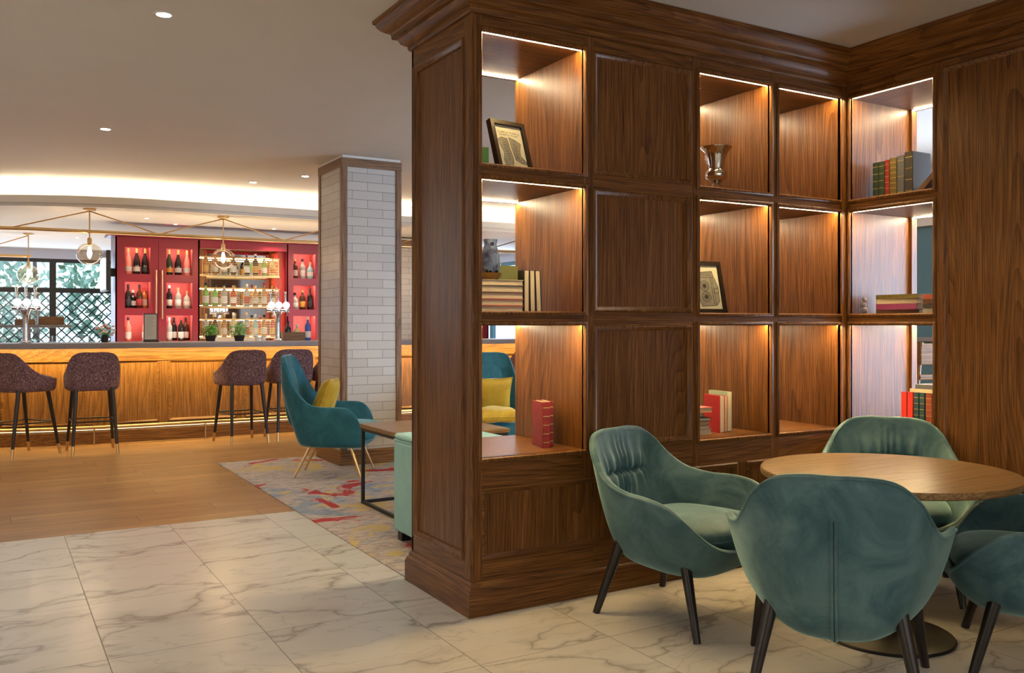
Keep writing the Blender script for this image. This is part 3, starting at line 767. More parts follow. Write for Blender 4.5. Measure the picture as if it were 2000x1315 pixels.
# ================================================================== BAR
BR = empty('bar_counter', (3, 10.6, 0), label='long curved oak bar with grey stone top and lit kickboard', cat='bar counter', world=True)
def bpath(off=0, x_end=7.9, x_start=-1.4): return arcpath(1.2, 3.0+off, x_end, 10.6-off, x_start=x_start-0)
bp = arcpath(1.2, 3.0, 7.9, 10.6, x_start=-1.6)
MB().sweep(bp, [(-.12, .15), (-.12, 1.045), (-.50, 1.045), (-.50, .15)]).build('carcass', 'honey_z', BR)
MB().sweep(bp, [(0, 0), (0, .135), (-.012, .15), (-.14, .15), (-.14, 0)]).build('plinth', 'honey_x', BR, smooth=True, angle=20)
MB().sweep(bp, [(.145, 1.040), (.150, 1.046), (.150, 1.094), (.145, 1.10), (-.56, 1.10), (-.56, 1.058), (.120, 1.058), (.120, 1.040)]).build('counter_top', 'grey_stone', BR, smooth=True, angle=30)
MB().sweep(bp, [(-.100, .905), (-.094, .90), (-.094, .893), (-.12, .885), (-.13, .905)]).build('frieze_bead', 'honey_x', BR, smooth=True, angle=20)
MB().sweep(bp, [(-.108, .905), (-.108, 1.045), (-.125, 1.045), (-.125, .905)]).build('frieze', 'honey_x', BR)
MB().sweep(bp, [(.110, 1.051), (.110, 1.057), (.080, 1.057), (.080, 1.051)]).build('under_counter_light', 'led_bar', BR)
MB().sweep(bp, [(-.002, .1535), (-.002, .1655), (-.0048, .1655), (-.0048, .1535)]).build('kickboard_light', 'led_kick', BR)
MB().sweep(bp, [(-.005, .153), (-.005, .168), (-.045, .186), (-.10, .186), (-.10, .153)]).build('light_housing', 'honey_x', BR)
BM = lambda u, v, w: (u, 10.72-w, v)
for (a, b) in ((1.66, 1.755), (2.52, 2.615), (3.38, 3.475), (4.24, 4.335), (5.10, 5.195), (5.96, 6.055), (.80, .892)):
    yo = 0 if a > 1.2 else .045
    MB().mbox(lambda u, v, w: (u, 10.72+yo-w, v), a, b, .15, .90, -.01, .018).build('stile', 'honey_z', BR)
for (a, b) in ((1.755, 2.52), (2.615, 3.38), (3.475, 4.24), (4.335, 5.10), (5.195, 5.96), (6.055, 6.9)):
    MB().ring(BM, a, b, .20, .90, [(0, .018), (.010, .024), (.020, .018), (.030, .006), (.034, .001)]).build('panel_moulding', 'honey_x', BR, smooth=True)
for (a, b, y0_, y1_) in ((.892, 1.66, .031, .0), (.10, .80, .19, .03)):
    def BQ(u, v, w, a=a, b=b, y0_=y0_, y1_=y1_): return (u, 10.725+y0_+(y1_-y0_)*(u-a)/(b-a)-w, v)
    MB().ring(BQ, a, b, .20, .90, [(0, .012), (0, .018), (.010, .024), (.020, .018), (.030, .006), (.034, -.012)]).build('panel_moulding', 'honey_x', BR, smooth=True)
# foot rail on posts
FR = [Vector((x, y-.10, .19)) for x, y in bp]
fp = []
for i in range(len(FR)-1):
    for k in range(3): fp.append(FR[i].lerp(FR[i+1], k/3))
MB().tube(fp+[FR[-1]], .019, 12).build('foot_rail', 'brass', BR, True)
for x in (.97, 2.12, 3.27, 4.42, 5.57):
    y = 10.5+(.01 if x < 1.2 else 0); MB().tube([(x, y, .0), (x, y, .18)], .009, 10).tube([(x, y, .13), (x, 10.61, .10)], .006, 8).build('rail_post', 'brass', BR, True)

# ---------------------------------------------------------------- bar stools
def make_stool():
    r = empty('bar_stool', label='x', cat='stool', group='plum tweed bar stools along the bar')
    rim = [(0, -.215, 1.01), (.12, -.213, 1.01), (.195, -.195, .985), (.232, -.145, .925), (.252, -.06, .845), (.262, .05, .79), (.258, .15, .765), (.235, .215, .755), (.13, .238, .75), (0, .242, .75)]
    prof = [(.5, 0), (.80, .0), (.91, .05), (.965, .2), (.99, .55), (1, 1)]
    mb, rm = shell_mesh(rim, .635, prof, .12, .10, .72, n=96, rowsN=16)
    mb.build('upholstered_shell', 'tweed', r, True, world=False, angle=60)
    superell(0, .035, .755, .215, .20, .045, .5, .6).build('seat_cushion', 'tweed', r, True, world=False, angle=0)
    for (x, y, tx, ty) in ((-.205, -.265, -.165, -.16), (.205, -.265, .165, -.16), (-.22, .265, -.17, .16), (.22, .265, .17, .16)):
        q = .10/.66; mx, my = x+(tx-x)*q, y+(ty-y)*q
        MB().tube([(tx, ty, .66), (mx, my, .10)], .021, 12, r1=.0155).build('leg', 'black_wood', r, True, world=False, angle=60)
        MB().tube([(mx, my, .10), (x, y, 0)], .0158, 12, r1=.0125).build('brass_tip', 'brass', _LL(r), True, world=False, angle=60)
    z = .33
    fr = MB()
    c = [(-.188, -.213), (.188, -.213), (.197, .213), (-.197, .213)]
    for k in range(4): a, b = c[k], c[(k+1) % 4]; fr.tube([(a[0], a[1], z), (b[0], b[1], z)], .0075, 8)
    fr.build('foot_ring', 'black_metal', r, True, world=False)
    return r
def _LL(r):
    ls = [c for c in COL.objects if c.parent == r and c.name.startswith('leg')]
    return max(ls, key=lambda o: o.name)
st0 = make_stool()
place(st0, .27, 10.07, (.80, .60), 'plum tweed bar stool turned sideways, its seat edge pointing right')
for (x, y, d, lb) in ((.905, 9.95, (0, 1), 'plum tweed bar stool standing alone, squarely facing the bar'),
                      (2.40, 9.98, (-.12, 1), 'plum tweed bar stool nearest the armchair, angled slightly to its left'),
                      (2.96, 10.05, (.02, 1), 'plum tweed bar stool partly hidden by the tall armchair back'),
                      (3.50, 10.02, (0, 1), 'plum tweed bar stool almost wholly hidden behind the tiled pillar'),
                      (-.24, 10.38, (.5, .87), 'plum tweed bar stool cut off by the frame, only a leg showing'),
                      (6.06, 10.0, (0, 1), 'plum tweed bar stool seen through the lowest bookcase niche')):
    place(copy_tree(st0), x, y, d, lb)

# ---------------------------------------------------------------- back bar cabinets
def holed(mp, us, vs_, holes, name, mat, parent, t=.022):
    """flat slab split on a grid with openings left out; holes = set of (iu, iv)"""
    mb = MB(); idx = {}
    vs = [mp(u, v, -t/2) for u in us for v in vs_]
    fs = []
    for i in range(len(us)-1):
        for j in range(len(vs_)-1):
            if (i, j) in holes: continue
            n = len(vs_); fs.append((i*n+j, (i+1)*n+j, (i+1)*n+j+1, i*n+j+1))
    mb.add(vs, fs); return mb.build(name, mat, parent, solid=t)
CY = 12.0
CM = lambda u, v, w: (u, CY-w, v)
NZ = [(1.09, 1.415), (1.505, 1.835), (1.935, 2.27)]
def cabinet(x0, x1, doors, label, lit=True):
    r = empty('back_bar_cabinet', (x0, CY, 0), label=label, cat='cabinet', group='red back bar cabinets', world=True)
    MB().box(x0, x1, CY+.30, CY+.45, 0, 2.40).build('carcass', 'red_lacquer', r)
    for x in (x0, x1-.02): MB().box(x, x+.02, CY+.0, CY+.30, 0, 2.40).build('side_panel', 'red_lacquer', r)
    MB().box(x0+.02, x1-.02, CY+.002, CY+.30, 2.36, 2.40).build('top_panel', 'red_lacquer', r)
    for (a, b, n0, n1, hx) in doors:
        us = [a+.002, n0, n1, b-.002]; vz = [.05]+[z for p in NZ for z in p]+[2.395]
        d = holed(CM, us, vz, {(1, 1), (1, 3), (1, 5)}, 'door', 'red_lacquer', r)
        if hx: 
            MB().tube([(hx, CY-.05, 1.37), (hx, CY-.05, 1.99)], .011, 10).tube([(hx, CY-.05, 1.42), (hx, CY-.005, 1.42)], .006, 8).tube([(hx, CY-.05, 1.94), (hx, CY-.005, 1.94)], .006, 8).build('handle', 'brass', d, True)
        for (z0, z1) in NZ:
            e_ = .035; p = [(n0, CY+.012, z0), (n1, CY+.012, z0), (n1, CY+.012, z1+e_), (n0, CY+.012, z1+e_), (n0, CY+.26, z0), (n1, CY+.26, z0), (n1, CY+.26, z1+e_), (n0, CY+.26, z1+e_)]
            l = MB().add(p, [(0, 1, 5, 4), (1, 2, 6, 5), (2, 3, 7, 6), (3, 0, 4, 7), (4, 5, 6, 7)]).build('niche_lining', 'pink_back', r)
            MB().box(n0+.01, n1-.01, CY+.018, CY+.05, z1+.02, z1+.028).build('light_strip', 'led_red', l)
    return r
cabinet(1.344, 2.352, [(1.344, 1.85, 1.455, 1.754, 1.815), (1.85, 2.352, 1.944, 2.263, 1.888)], 'crimson two door bottle cabinet left of the bottle racks')
cabinet(3.493, 4.50, [(3.493, 4.0, 3.585, 3.90, 0), (4.0, 4.50, 4.10, 4.40, 0)], 'crimson bottle cabinet right of the bottle racks, by the pillar')
cabinet(6.16, 6.64, [(6.16, 6.64, 6.26, 6.54, 0)], 'narrow crimson cabinet glimpsed through the open bookcase niches')
r = empty('cabinet_crown', (1.27, CY, 2.4), label='thin crimson crown board running above the red cabinets', cat='crown board', world=True)
MB().box(1.27, 4.56, CY-.06, CY+.45, 2.402, 2.44).build('crown_board', 'red_lacquer', r)
MB().box(2.354, 3.491, CY-.02, CY+.02, 2.29, 2.40).build('fascia', 'red_lacquer', r)
# recess between the cabinets: mirror, shelves, wire racks
r = empty('bottle_shelving', (2.36, CY, 0), label='open back bar with mirror, three lit brass shelves and wire racks', cat='shelving', world=True)
MB().box(2.354, 3.491, CY+.43, CY+.45, 0, 2.40).build('back_panel', 'oak_z', r)
MB().box(2.52, 3.36, CY+.415, CY+.43, 1.02, 2.30).build('mirror', 'mirror', r)
MB().box(3.40, 3.491, CY+.10, CY+.43, 1.0, 2.29).build('red_side_panel', plain('bright_red_panel', (.60, .06, .05), .4), r)
MB().box(2.354, 3.491, CY-.02, CY+.43, .96, 1.0).build('counter', 'black_wood', r)
SZ = (1.135, 1.545, 1.955)
RK = ((2.385, 2.86), (2.915, 3.385))
for z in SZ:
    sh = MB().box(2.354, 3.40, CY+.02, CY+.22, z-.02, z).build('shelf', 'brass', r)
    MB().box(2.37, 3.385, CY+.205, CY+.217, z+.001, z+.008).build('light_strip', 'led_shelf', sh)
    MB().tube([(2.354, CY+.015, z+.232), (3.40, CY+.015, z+.232)], .009, 8).build('top_rail', 'brass', r, True)
    MB().box(2.37, 3.385, CY+.20, CY+.212, z+.222, z+.232).build('light_strip', 'led_shelf', r)
    for (a, b) in RK:
        mb = MB()
        for k in range(10): mb.box(a, b, CY+.003, CY+.0055, z+.010+k*.0235, z+.0165+k*.0235)
        for k in range(5): x = a+(b-a-.004)*k/4; mb.box(x, x+.004, CY+.0056, CY+.009, z+.001, z+.228)
        w_ = mb.build('wire_rack', 'brass', r); w_['kind'] = 'stuff'

# ---------------------------------------------------------------- bottles
def mk(name, col, rough=.12, **k): return plain(name, col, rough, **k)
GB = {'black': mk('black_bottle_glass', (.012, .010, .010), .08), 'green': mk('dark_green_bottle_glass', (.012, .035, .015), .08), 'brown': mk('brown_bottle_glass', (.06, .022, .008), .08),
      'amber': mk('amber_spirit', (.42, .17, .035), .1), 'clear': mk('clear_bottle_glass', (.40, .40, .37), .06), 'rose': mk('rose_wine', (.72, .26, .20), .1),
      'lime': mk('lime_green_bottle', (.18, .55, .10), .1), 'blue': mk('blue_bottle_glass', (.03, .10, .42), .08), 'aqua': mk('aqua_bottle_glass', (.25, .50, .52), .08), 'red': mk('red_spirit', (.55, .05, .03), .1), 'pale': mk('pale_yellow_spirit', (.62, .55, .30), .1)}
CP = {'gold': mk('gold_foil', (.75, .52, .20), .3, metal=.8), 'black': M['black_metal'], 'white': mk('white_cap', (.75, .73, .70), .4), 'red': mk('red_cap', (.45, .02, .02), .4), 'cork': mk('cork_stopper', (.45, .30, .16), .8)}
LB = {'cream': mk('cream_label', (.62, .58, .50), .6), 'white': mk('white_label', (.75, .74, .72), .6), 'gold': mk('orange_gold_label', (.62, .32, .05), .5), 'dark': mk('dark_label', (.03, .03, .035), .5), 'red': mk('red_label', (.4, .03, .03), .5)}
SHP = {'champagne': ([(0, 0), (.040, 0), (.043, .006), (.043, .13), (.040, .165), (.026, .215), (.0165, .25), (.015, .27)], .27, .016, .055, .30, .06),
       'wine': ([(0, 0), (.036, 0), (.0375, .005), (.0375, .17), (.035, .19), (.018, .222), (.0145, .24), (.0145, .262)], .262, .0155, .038, .30, .08),
       'spirit': ([(0, 0), (.038, 0), (.040, .006), (.040, .155), (.036, .178), (.018, .200), (.014, .215), (.014, .240)], .24, .017, .030, .27, .08),
       'squat': ([(0, 0), (.046, 0), (.048, .008), (.048, .11), (.042, .14), (.020, .165), (.015, .18), (.015, .20)], .20, .019, .032, .235, .06)}
def bottle(shape, glass, cap, lab, loc, label, group, parts=True, h=1.0, parent=None):
    pf, zc, rc, hc, top, lz = SHP[shape]
    r = empty('bottle', loc, label=label, cat='bottle', group=group)
    MB().lathe([(a, z*h) for a, z in pf], seg=14).build('bottle_glass', GB[glass], r, True, world=False, angle=30)
    MB().lathe([(0, zc*h-.002), (rc, zc*h-.002), (rc, zc*h+hc), (0, zc*h+hc)], seg=12).build('cap', CP[cap], r, True, world=False, angle=30)
    rr = max(a for a, z in pf)+.0008; z0 = .035*h; z1 = (.035+lz)*h
    MB().lathe([(rr-.001, z0), (rr, z0), (rr, z1), (rr-.001, z1)], seg=14).build('bottle_label', LB[lab], r, True, world=False, angle=30)
    r.rotation_euler = (0, 0, random.uniform(0, 6)); return r
ORD = ['first from the left', 'second from the left', 'third from the left', 'fourth from the left', 'fifth from the left', 'sixth from the left', 'seventh from the left', 'eighth from the left']
def niche(x0, x1, z, items, where, y=CY+.10, group='bottles in the red cabinet niches'):
    n = len(items); ww = (x1-x0)-.10
    for i, (sh, g, c, l) in enumerate(items):
        x = x0+.05+ww*(i/(n-1) if n > 1 else .5)
        kind = {'champagne': 'champagne', 'wine': 'wine', 'spirit': 'spirits', 'squat': 'squat spirits'}[sh]
        bottle(sh, g, c, l, (x, y+(.0 if i % 2 == 0 or n < 4 else .085), z+.001), '%s %s bottle with %s top, %s in %s' % (g, kind, c, ORD[i].replace(' from the left', ' from left'), where), group)
nl, nm, nr = (1.455, 1.754), (1.944, 2.263), (3.585, 3.90)
niche(*nl, NZ[2][0], [('champagne', 'rose', 'gold', 'cream'), ('champagne', 'black', 'gold', 'cream'), ('champagne', 'black', 'gold', 'dark')], 'top niche, left red door')
niche(*nm, NZ[2][0], [('champagne', 'green', 'gold', 'gold'), ('champagne', 'black', 'gold', 'cream'), ('champagne', 'rose', 'gold', 'white')], 'top niche, second red door')
niche(*nr, NZ[2][0], [('spirit', 'brown', 'cork', 'cream'), ('spirit', 'clear', 'black', 'white'), ('squat', 'aqua', 'cork', 'white')], 'top niche, right hand cabinet')
niche(*nl, NZ[1][0], [('wine', 'black', 'black', 'dark'), ('squat', 'black', 'white', 'white'), ('wine', 'brown', 'black', 'red'), ('spirit', 'amber', 'red', 'cream')], 'middle niche, left red door')
niche(*nm, NZ[1][0], [('wine', 'black', 'white', 'cream'), ('spirit', 'clear', 'cork', 'white'), ('squat', 'clear', 'gold', 'cream')], 'middle niche, second red door')
niche(*nr, NZ[1][0], [('squat', 'clear', 'black', 'white'), ('spirit', 'brown', 'gold', 'gold'), ('wine', 'black', 'black', 'dark')], 'middle niche, right hand cabinet')
niche(*nl, NZ[0][0], [('wine', 'rose', 'black', 'white'), ('wine', 'rose', 'white', 'white')], 'bottom niche, left red door')
niche(*nm, NZ[0][0], [('wine', 'clear', 'white', 'white'), ('wine', 'black', 'black', 'white'), ('wine', 'black', 'red', 'white'), ('wine', 'brown', 'black', 'white')], 'bottom niche, second red door')
niche(6.26, 6.54, NZ[1][0], [('wine', 'brown', 'gold', 'cream'), ('spirit', 'clear', 'black', 'white')], 'middle niche, far narrow cabinet')
rnd = random.Random(5)
GL = [['amber', 'amber', 'clear', 'brown', 'black', 'black', 'lime', 'pale'], ['lime', 'lime', 'clear', 'red', 'clear', 'amber', 'amber', 'brown'], ['clear', 'brown', 'amber', 'pale', 'clear', 'aqua', 'amber', 'red']]
lvl = ['highest', 'middle', 'lowest']
for si, z in enumerate((SZ[2], SZ[1], SZ[0])):
    k = 0
    for (a, b) in RK:
        for q in range(4):
            g = GL[si][k]; x = a+.06+(b-a-.12)*q/3
            cp = rnd.choice(['black', 'black', 'gold', 'white', 'red', 'cork']); lb = rnd.choice(['cream', 'white', 'gold', 'red'])
            bottle(rnd.choice(['spirit', 'spirit', 'wine']), g, cp, lb, (x, CY+.085, z+.001), '%s bottle with %s top in the %s wire rack, %s' % (g, cp, lvl[si], ORD[k]), 'bottles in the brass wire racks', h=rnd.uniform(.98, 1.12))
            k += 1

# ---------------------------------------------------------------- things on the bar top
ZB = 1.10
def tap(x, y, label, rz=0):
    r = empty('beer_tap', (x, y, ZB), rz, label=label, cat='beer tap', group='chrome beer taps on the bar')
    MB().lathe([(0, 0), (.055, 0), (.058, .008), (.045, .02), (.034, .03), (.030, .20), (.034, .30), (.05, .345), (.06, .36), (0, .362)], seg=20).build('column', 'chrome', r, True, world=False, angle=40)
    MB().tube([(-.14, 0, .375), (.14, 0, .375)], .022, 14).build('crossbar', 'chrome', r, True, world=False)
    for k, u in enumerate((-.09, 0, .09)):
        b = MB().lathe([(0, -.010), (.040, -.010), (.042, 0), (.040, .012), (0, .014)], seg=24).build('badge', 'white_glow', r, True, world=False, angle=40)
        b.location = (u, -.045, .435); b.rotation_euler = (R(90), 0, 0)
        MB().tube([(u, -.01, .37), (u, -.02, .50), (u, .0, .60)], .011, 10, r1=.015).build('handle', 'chrome', r, True, world=False)
        MB().tube([(u, -.02, .375), (u, -.075, .36), (u, -.085, .30)], .009, 8).build('spout', 'chrome', r, True, world=False)
    return r
tap(.335, 10.86, 'chrome beer tap with three pale badges, before the lattice window', R(10)); tap(3.04, 10.82, 'chrome beer tap with three lit badges, before the wire racks', 0)
# menu stand
r = empty('menu_stand', (1.58, 10.80, ZB), label='dark wooden menu stand with a cream printed card on the bar', cat='menu stand')
mm = MB(); mm.ring(lambda u, v, w: (u, -w, v), -.075, .075, .02, .325, [(0, -.012), (0, .006), (.010, .006), (.010, -.012), (0, -.012)]); mm.build('stand_frame', 'black_wood', r, world=False)
MB().box(-.065, .065, -.002, .004, .03, .315).build('card', LB['cream'], r, world=False)
MB().box(-.085, .085, -.04, .04, 0, .022).build('base', 'black_wood', r, world=False, bevel=.003)
mb = MB()
for k in range(13): mb.box(-.045, .045-(k*37 % 5)*.008, -.0036, -.0021, .275-k*.017, .278-k*.017)
t_ = mb.build('printed_lines', plain('grey_print', (.30, .28, .25), .7), r, world=False); t_['kind'] = 'stuff'
# potted herbs
def herb(x, y, s, mat, label, seed):
    rr = random.Random(seed)
    r = empty('potted_herb', (x, y, ZB), label=label, cat='potted plant', group='potted herbs on the bar')
    MB().lathe([(0, 0), (.05, 0), (.065, .07), (.06, .07), (.055, .06), (0, .06)], seg=20).build('pot', 'black_metal', r, True, world=False, angle=40)
    mb = MB()
    for k in range(150):
        a = rr.uniform(0, 6.28); q = rr.uniform(.1, 1)*s; zz = .07+rr.uniform(.02, 1)*s*1.55*(1-.4*q/s)
        c = Vector((q*math.cos(a), q*math.sin(a), zz)); u = Vector((math.cos(a+1), math.sin(a+1), rr.uniform(-.3, .6))).normalized(); v = Vector((rr.uniform(-1, 1), rr.uniform(-1, 1), .8)).normalized()
        w = rr.uniform(.010, .02); mb.add([c-u*w, c+v*w*1.6, c+u*w, c-v*w*.8], [(0, 1, 2, 3)])
    for k in range(12):
        a = k*.52; mb.tube([(0, 0, .06), (s*.5*math.cos(a), s*.5*math.sin(a), .06+s)], .0015, 4)
    mb.build('leaves', mat, r, world=False); return r
M['herb1'] = plain('fresh_basil_leaves', (.10, .36, .04), .5, noise=.3, nscale=40); M['herb2'] = plain('pale_mint_leaves', (.22, .45, .14), .5, noise=.3, nscale=40)
herb(2.27, 10.95, .095, M['herb1'], 'bright green potted basil on the bar before the racks', 1); herb(2.60, 10.92, .105, M['herb2'], 'paler potted mint on the bar, between basil and tap', 2)
# drinking glasses on a bar mat
GLP = [(0, 0), (.030, 0), (.033, .006), (.038, .075), (.0365, .075), (.032, .012), (0, .010)]
k = 0
for i in range(9):
    x = .50+i*.06; y = 10.88+(i % 2)*.05
    g = MB().lathe(GLP, seg=16).build('tumbler', 'glass', None, True, world=False, angle=40); g.location = (x, y, ZB)
    tag(g, 'clear glass tumbler on the bar, %s from the left tap' % ('first second third fourth fifth sixth seventh eighth ninth'.split()[i]), 'glass', 'clear tumblers beside the left tap')
# raised servery shelf at the far left with boards and loaves
r = empty('servery_shelf', (-.30, 11.35, ZB), label='raised stone servery shelf behind the left beer tap', cat='shelf')
MB().box(-.75, 1.10, -.16, .16, .165, .195).build('shelf_top', 'grey_stone', r, world=False, bevel=.004)
for x in (-.70, .30): MB().box(x, x+.03, -.12, .12, 0, .165).build('support', 'brass', r, world=False)
MB().box(-.66, .30, .10, .115, 0, .165).build('cream_panel', LB['cream'], r, world=False)
for i, (x, w, lb) in enumerate(((-.02, .13, 'flat wooden serving board on the servery shelf, nearer the frame edge'), (.34, .10, 'rough wooden block beside the tap on the servery shelf'), (.60, .13, 'larger wooden block at the right end of the servery shelf'))):
    b = MB().box(-w, w, -.10, .10, 0, .035+.03*i).build('serving_board', 'paleoak_x', None, world=False, bevel=.008); b.location = (x, 11.35, ZB+.1955)
    tag(b, lb, 'serving board', 'wooden boards on the servery shelf')
b = empty('bread_basket', (-.19, 11.33, ZB+.2), label='dark basket with a bread loaf at the left frame edge', cat='basket')
b.location = (-.27, 11.33, ZB+.1955)
MB().lathe([(0, 0), (.08, 0), (.10, .10), (.092, .10), (.075, .01), (0, .01)], seg=20).build('basket', 'black_wood', b, True, world=False, angle=40)
superell(0, 0, .11, .085, .06, .05, .9, .9, 20, 10).build('loaf', plain('bread_crust', (.42, .22, .08), .7, noise=.3), b, True, world=False)
# flowers
r = empty('flower_vase', (1.12, 10.98, ZB), label='small dark vase of white and pink flowers beside the cabinet', cat='vase of flowers')
MB().lathe([(0, 0), (.035, 0), (.042, .04), (.028, .085), (.024, .085), (.03, .05), (0, .01)], seg=18).build('vase', 'black_metal', r, True, world=False, angle=40)
rr = random.Random(3); mbw = MB(); mbp = MB(); mbl = MB()
for k in range(26):
    a = rr.uniform(0, 6.28); q = rr.uniform(.0, .11); c = (q*math.cos(a), q*math.sin(a), .11+rr.uniform(0, .10)-q*.3)
    (mbw if k % 4 else mbp).add(*(lambda m: (m.v, m.f))(superell(*c, .018, .018, .014, 1, 1, 8, 5)))
    mbl.tube([(0, 0, .07), (c[0]*.9, c[1]*.9, c[2])], .0018, 4)
a_ = mbw.build('white_blooms', LB['white'], r, True, world=False); a_['kind'] = 'stuff'
a_ = mbp.build('pink_blooms', plain('pink_petals', (.65, .18, .20), .6), r, True, world=False); a_['kind'] = 'stuff'
a_ = mbl.build('stems', 'herb1', r, world=False); a_['kind'] = 'stuff'
# tray of bottles by the right tap
r = empty('condiment_caddy', (3.27, 10.98, ZB+.005), label='brown wooden caddy on the bar right of the beer tap', cat='caddy')
mb = MB(); mb.add([(-.14, -.09, 0), (.14, -.09, 0), (.14, .09, 0), (-.14, .09, 0), (-.14, -.09, .10), (.14, -.09, .10), (.14, .09, .10), (-.14, .09, .10)], [(0, 1, 2, 3), (0, 1, 5, 4), (1, 2, 6, 5), (2, 3, 7, 6), (3, 0, 4, 7)])
mb.build('caddy_box', 'honey_x', r, world=False, solid=.008)
bottle('spirit', 'black', 'black', 'dark', (3.21, 10.98, ZB+.011), 'dark bottle standing in the brown bar caddy, its left one', 'bottles in the bar caddy', h=.85)
bottle('squat', 'pale', 'white', 'cream', (3.33, 10.98, ZB+.011), 'pale bottle standing in the brown bar caddy, its right one', 'bottles in the bar caddy', h=.8)
bottle('wine', 'blue', 'white', 'white', (3.44, 10.90, ZB+.001), 'tall blue bottle on the bar next to the tiled pillar', 'loose bottles on the bar', h=1.0)
for i, (x, lb) in enumerate(((2.76, 'small white cup on bar left of the lit tap, left one'), (2.83, 'small white cup on bar left of the lit tap, right one'))):
    c = MB().lathe([(0, 0), (.018, 0), (.026, .055), (.023, .055), (.016, .006), (0, .006)], seg=16).build('cup', LB['white'], None, True, world=False, angle=40)
    c.location = (x, 10.72, ZB); tag(c, lb, 'cup', 'small white cups')
# wall screen beside the cabinet
r = empty('wall_screen', (1.27, 12.1, 1.95), label='flat black screen mounted on the side of red cabinet', cat='screen', world=True)
MB().box(1.215, 1.262, 11.72, 12.42, 1.71, 2.20).build('screen_housing', 'black_metal', r, bevel=.006)
MB().box(1.262, 1.344, 12.05, 12.15, 1.90, 2.0).build('bracket', 'black_metal', r)
MB().box(1.2125, 1.215, 11.74, 12.40, 1.73, 2.18).build('display', plain('black_screen', (.006, .006, .008), .08), r)

# ---------------------------------------------------------------- pendant lights
def globe(r, x, y, zt, z, rad=.135, rod=.008):
    MB().tube([(x, y, zt), (x, y, z+rad+.02)], rod, 10).build('rod', 'brass', r, True)
    MB().lathe([(0, rad+.045), (.018, rad+.045), (.024, rad+.03), (.024, rad-.01), (.018, rad-.035), (0, rad-.035)], (x, y, z), 16).build('lamp_holder', 'brass', r, True)
    n = 22; prof = []
    for k in range(n+1):
        a = math.pi*k/n; a = .17+(math.pi-.17)*k/n
        prof.append((rad*math.sin(a)*(1.0 if a < 2.2 else 1.0), rad*.92*math.cos(a)))
    g = MB().lathe(prof+[], (x, y, z), 36).build('glass_globe', 'smoke_glass', r, True, angle=0)
    MB().lathe([(0, -.062), (.012, -.055), (.022, -.03), (.024, -.005), (.016, .03), (.012, .06), (0, .06)], (x, y, z+.02), 16).build('bulb', 'bulb', r, True)
PY = 10.8
r = empty('pendant_fixture', (.95, PY, BCEIL), label='long zigzag brass pendant fixture with glass globes over the bar', cat='pendant light', world=True)
CX = [.95, 2.385, 3.82, 5.255, 6.64]; ZR = 2.325
rail = [(-.75, 11.45, ZR), (-.25, 11.05, ZR), (.10, 10.86, ZR), (.35, PY, ZR)]+[(c, PY, ZR) for c in CX]+[(7.35, PY, ZR)]
MB().tube(rail, .020, 12).build('rail', 'brass', r, True)
for i, c in enumerate(CX):
    MB().lathe([(0, -.028), (.05, -.028), (.066, -.02), (.066, 0), (0, 0)], (c, PY, BCEIL), 24).build('ceiling_rose', 'brass', r, True)
    for s_ in (-1, 1):
        e = (c+s_*.70, PY, ZR+.012) if not (i == 0 and s_ < 0) else (.22, 10.82, ZR+.012)
        MB().tube([(c, PY, BCEIL-.03), e], .0075, 8).build('stay', 'brass', r, True)
    globe(r, c, PY, BCEIL-.02, 2.075)
r = empty('pendant_fixture', (.47, 14.2, BCEIL), label='smaller brass pendant fixture further back, before the lattice window', cat='pendant light', world=True)
MB().tube([(-1.6, 14.2, 2.26), (.50, 14.2, 2.26)], .020, 12).build('rail', 'brass', r, True)
MB().lathe([(0, -.028), (.05, -.028), (.066, -.02), (.066, 0), (0, 0)], (.47, 14.2, BCEIL), 24).build('ceiling_rose', 'brass', r, True)
MB().tube([(.47, 14.2, BCEIL-.03), (-.25, 14.2, 2.27)], .0075, 8).build('stay', 'brass', r, True)
globe(r, .47, 14.2, BCEIL-.02, 2.0, .145)

# ---------------------------------------------------------------- recessed downlights
def downlight(x, y, z, label, power=26, col=WARM, ang=110, big=None):
    big = big or (.036 if z > 2.7 else .020)
    r = empty('downlight', (x, y, z), label=label, cat='downlight', group='recessed ceiling downlights')
    MB().lathe([(big, -.004), (big+.014, -.004), (big+.016, -.0005), (big, -.0005)], seg=24, cap=False).build('trim_ring', 'white_paint', r, True, world=False, angle=30)
    MB().lathe([(0, -.003), (big, -.003), (big, -.001), (0, -.001)], seg=24).build('lens', 'downlight', r, world=False)
    if power: spot((x, y, z-.012), power, col, ang)
downlight(.755, 4.737, CEIL, 'bright ceiling downlight high over the marble floor', 60)
downlight(.797, 7.751, CEIL, 'ceiling downlight halfway between marble floor and bar', 60)
downlight(2.49, 9.83, CEIL, 'ceiling downlight nearest the light cove', 30)
downlight(2.86, 9.147, CEIL, 'ceiling downlight just left of the tiled pillar', 30)
downlight(2.045, 11.94, BCEIL, 'downlight in lowered ceiling over the red cabinet', 40)
downlight(1.106, 14.5, BCEIL, 'downlight in lowered ceiling beyond the red cabinet', 22)
downlight(3.277, 11.85, BCEIL, 'downlight in lowered ceiling over the wire racks', 40)
downlight(1.63, 11.45, BCEIL, 'downlight in lowered ceiling between the two rods', 18)
for (x, y, p) in ((.9, 1.6, 8), (2.6, .6, 4), (-1.6, 3.6, 14), (-1.6, 7.2, 45), (3.3, 2.3, 10), (1.3, 9.0, 34), (-.6, 9.2, 30), (5.8, 6.5, 45), (3.6, 6.2, 45), (5.8, 9.0, 40), (5.6, 11.6, 20), (4.3, 11.6, 20)):  # extra fill spots added without fixtures, to brighten floor and seating
    z = BCEIL if y > 10.9 else CEIL
    spot((x, y, z-.012), p, WARM, 110)

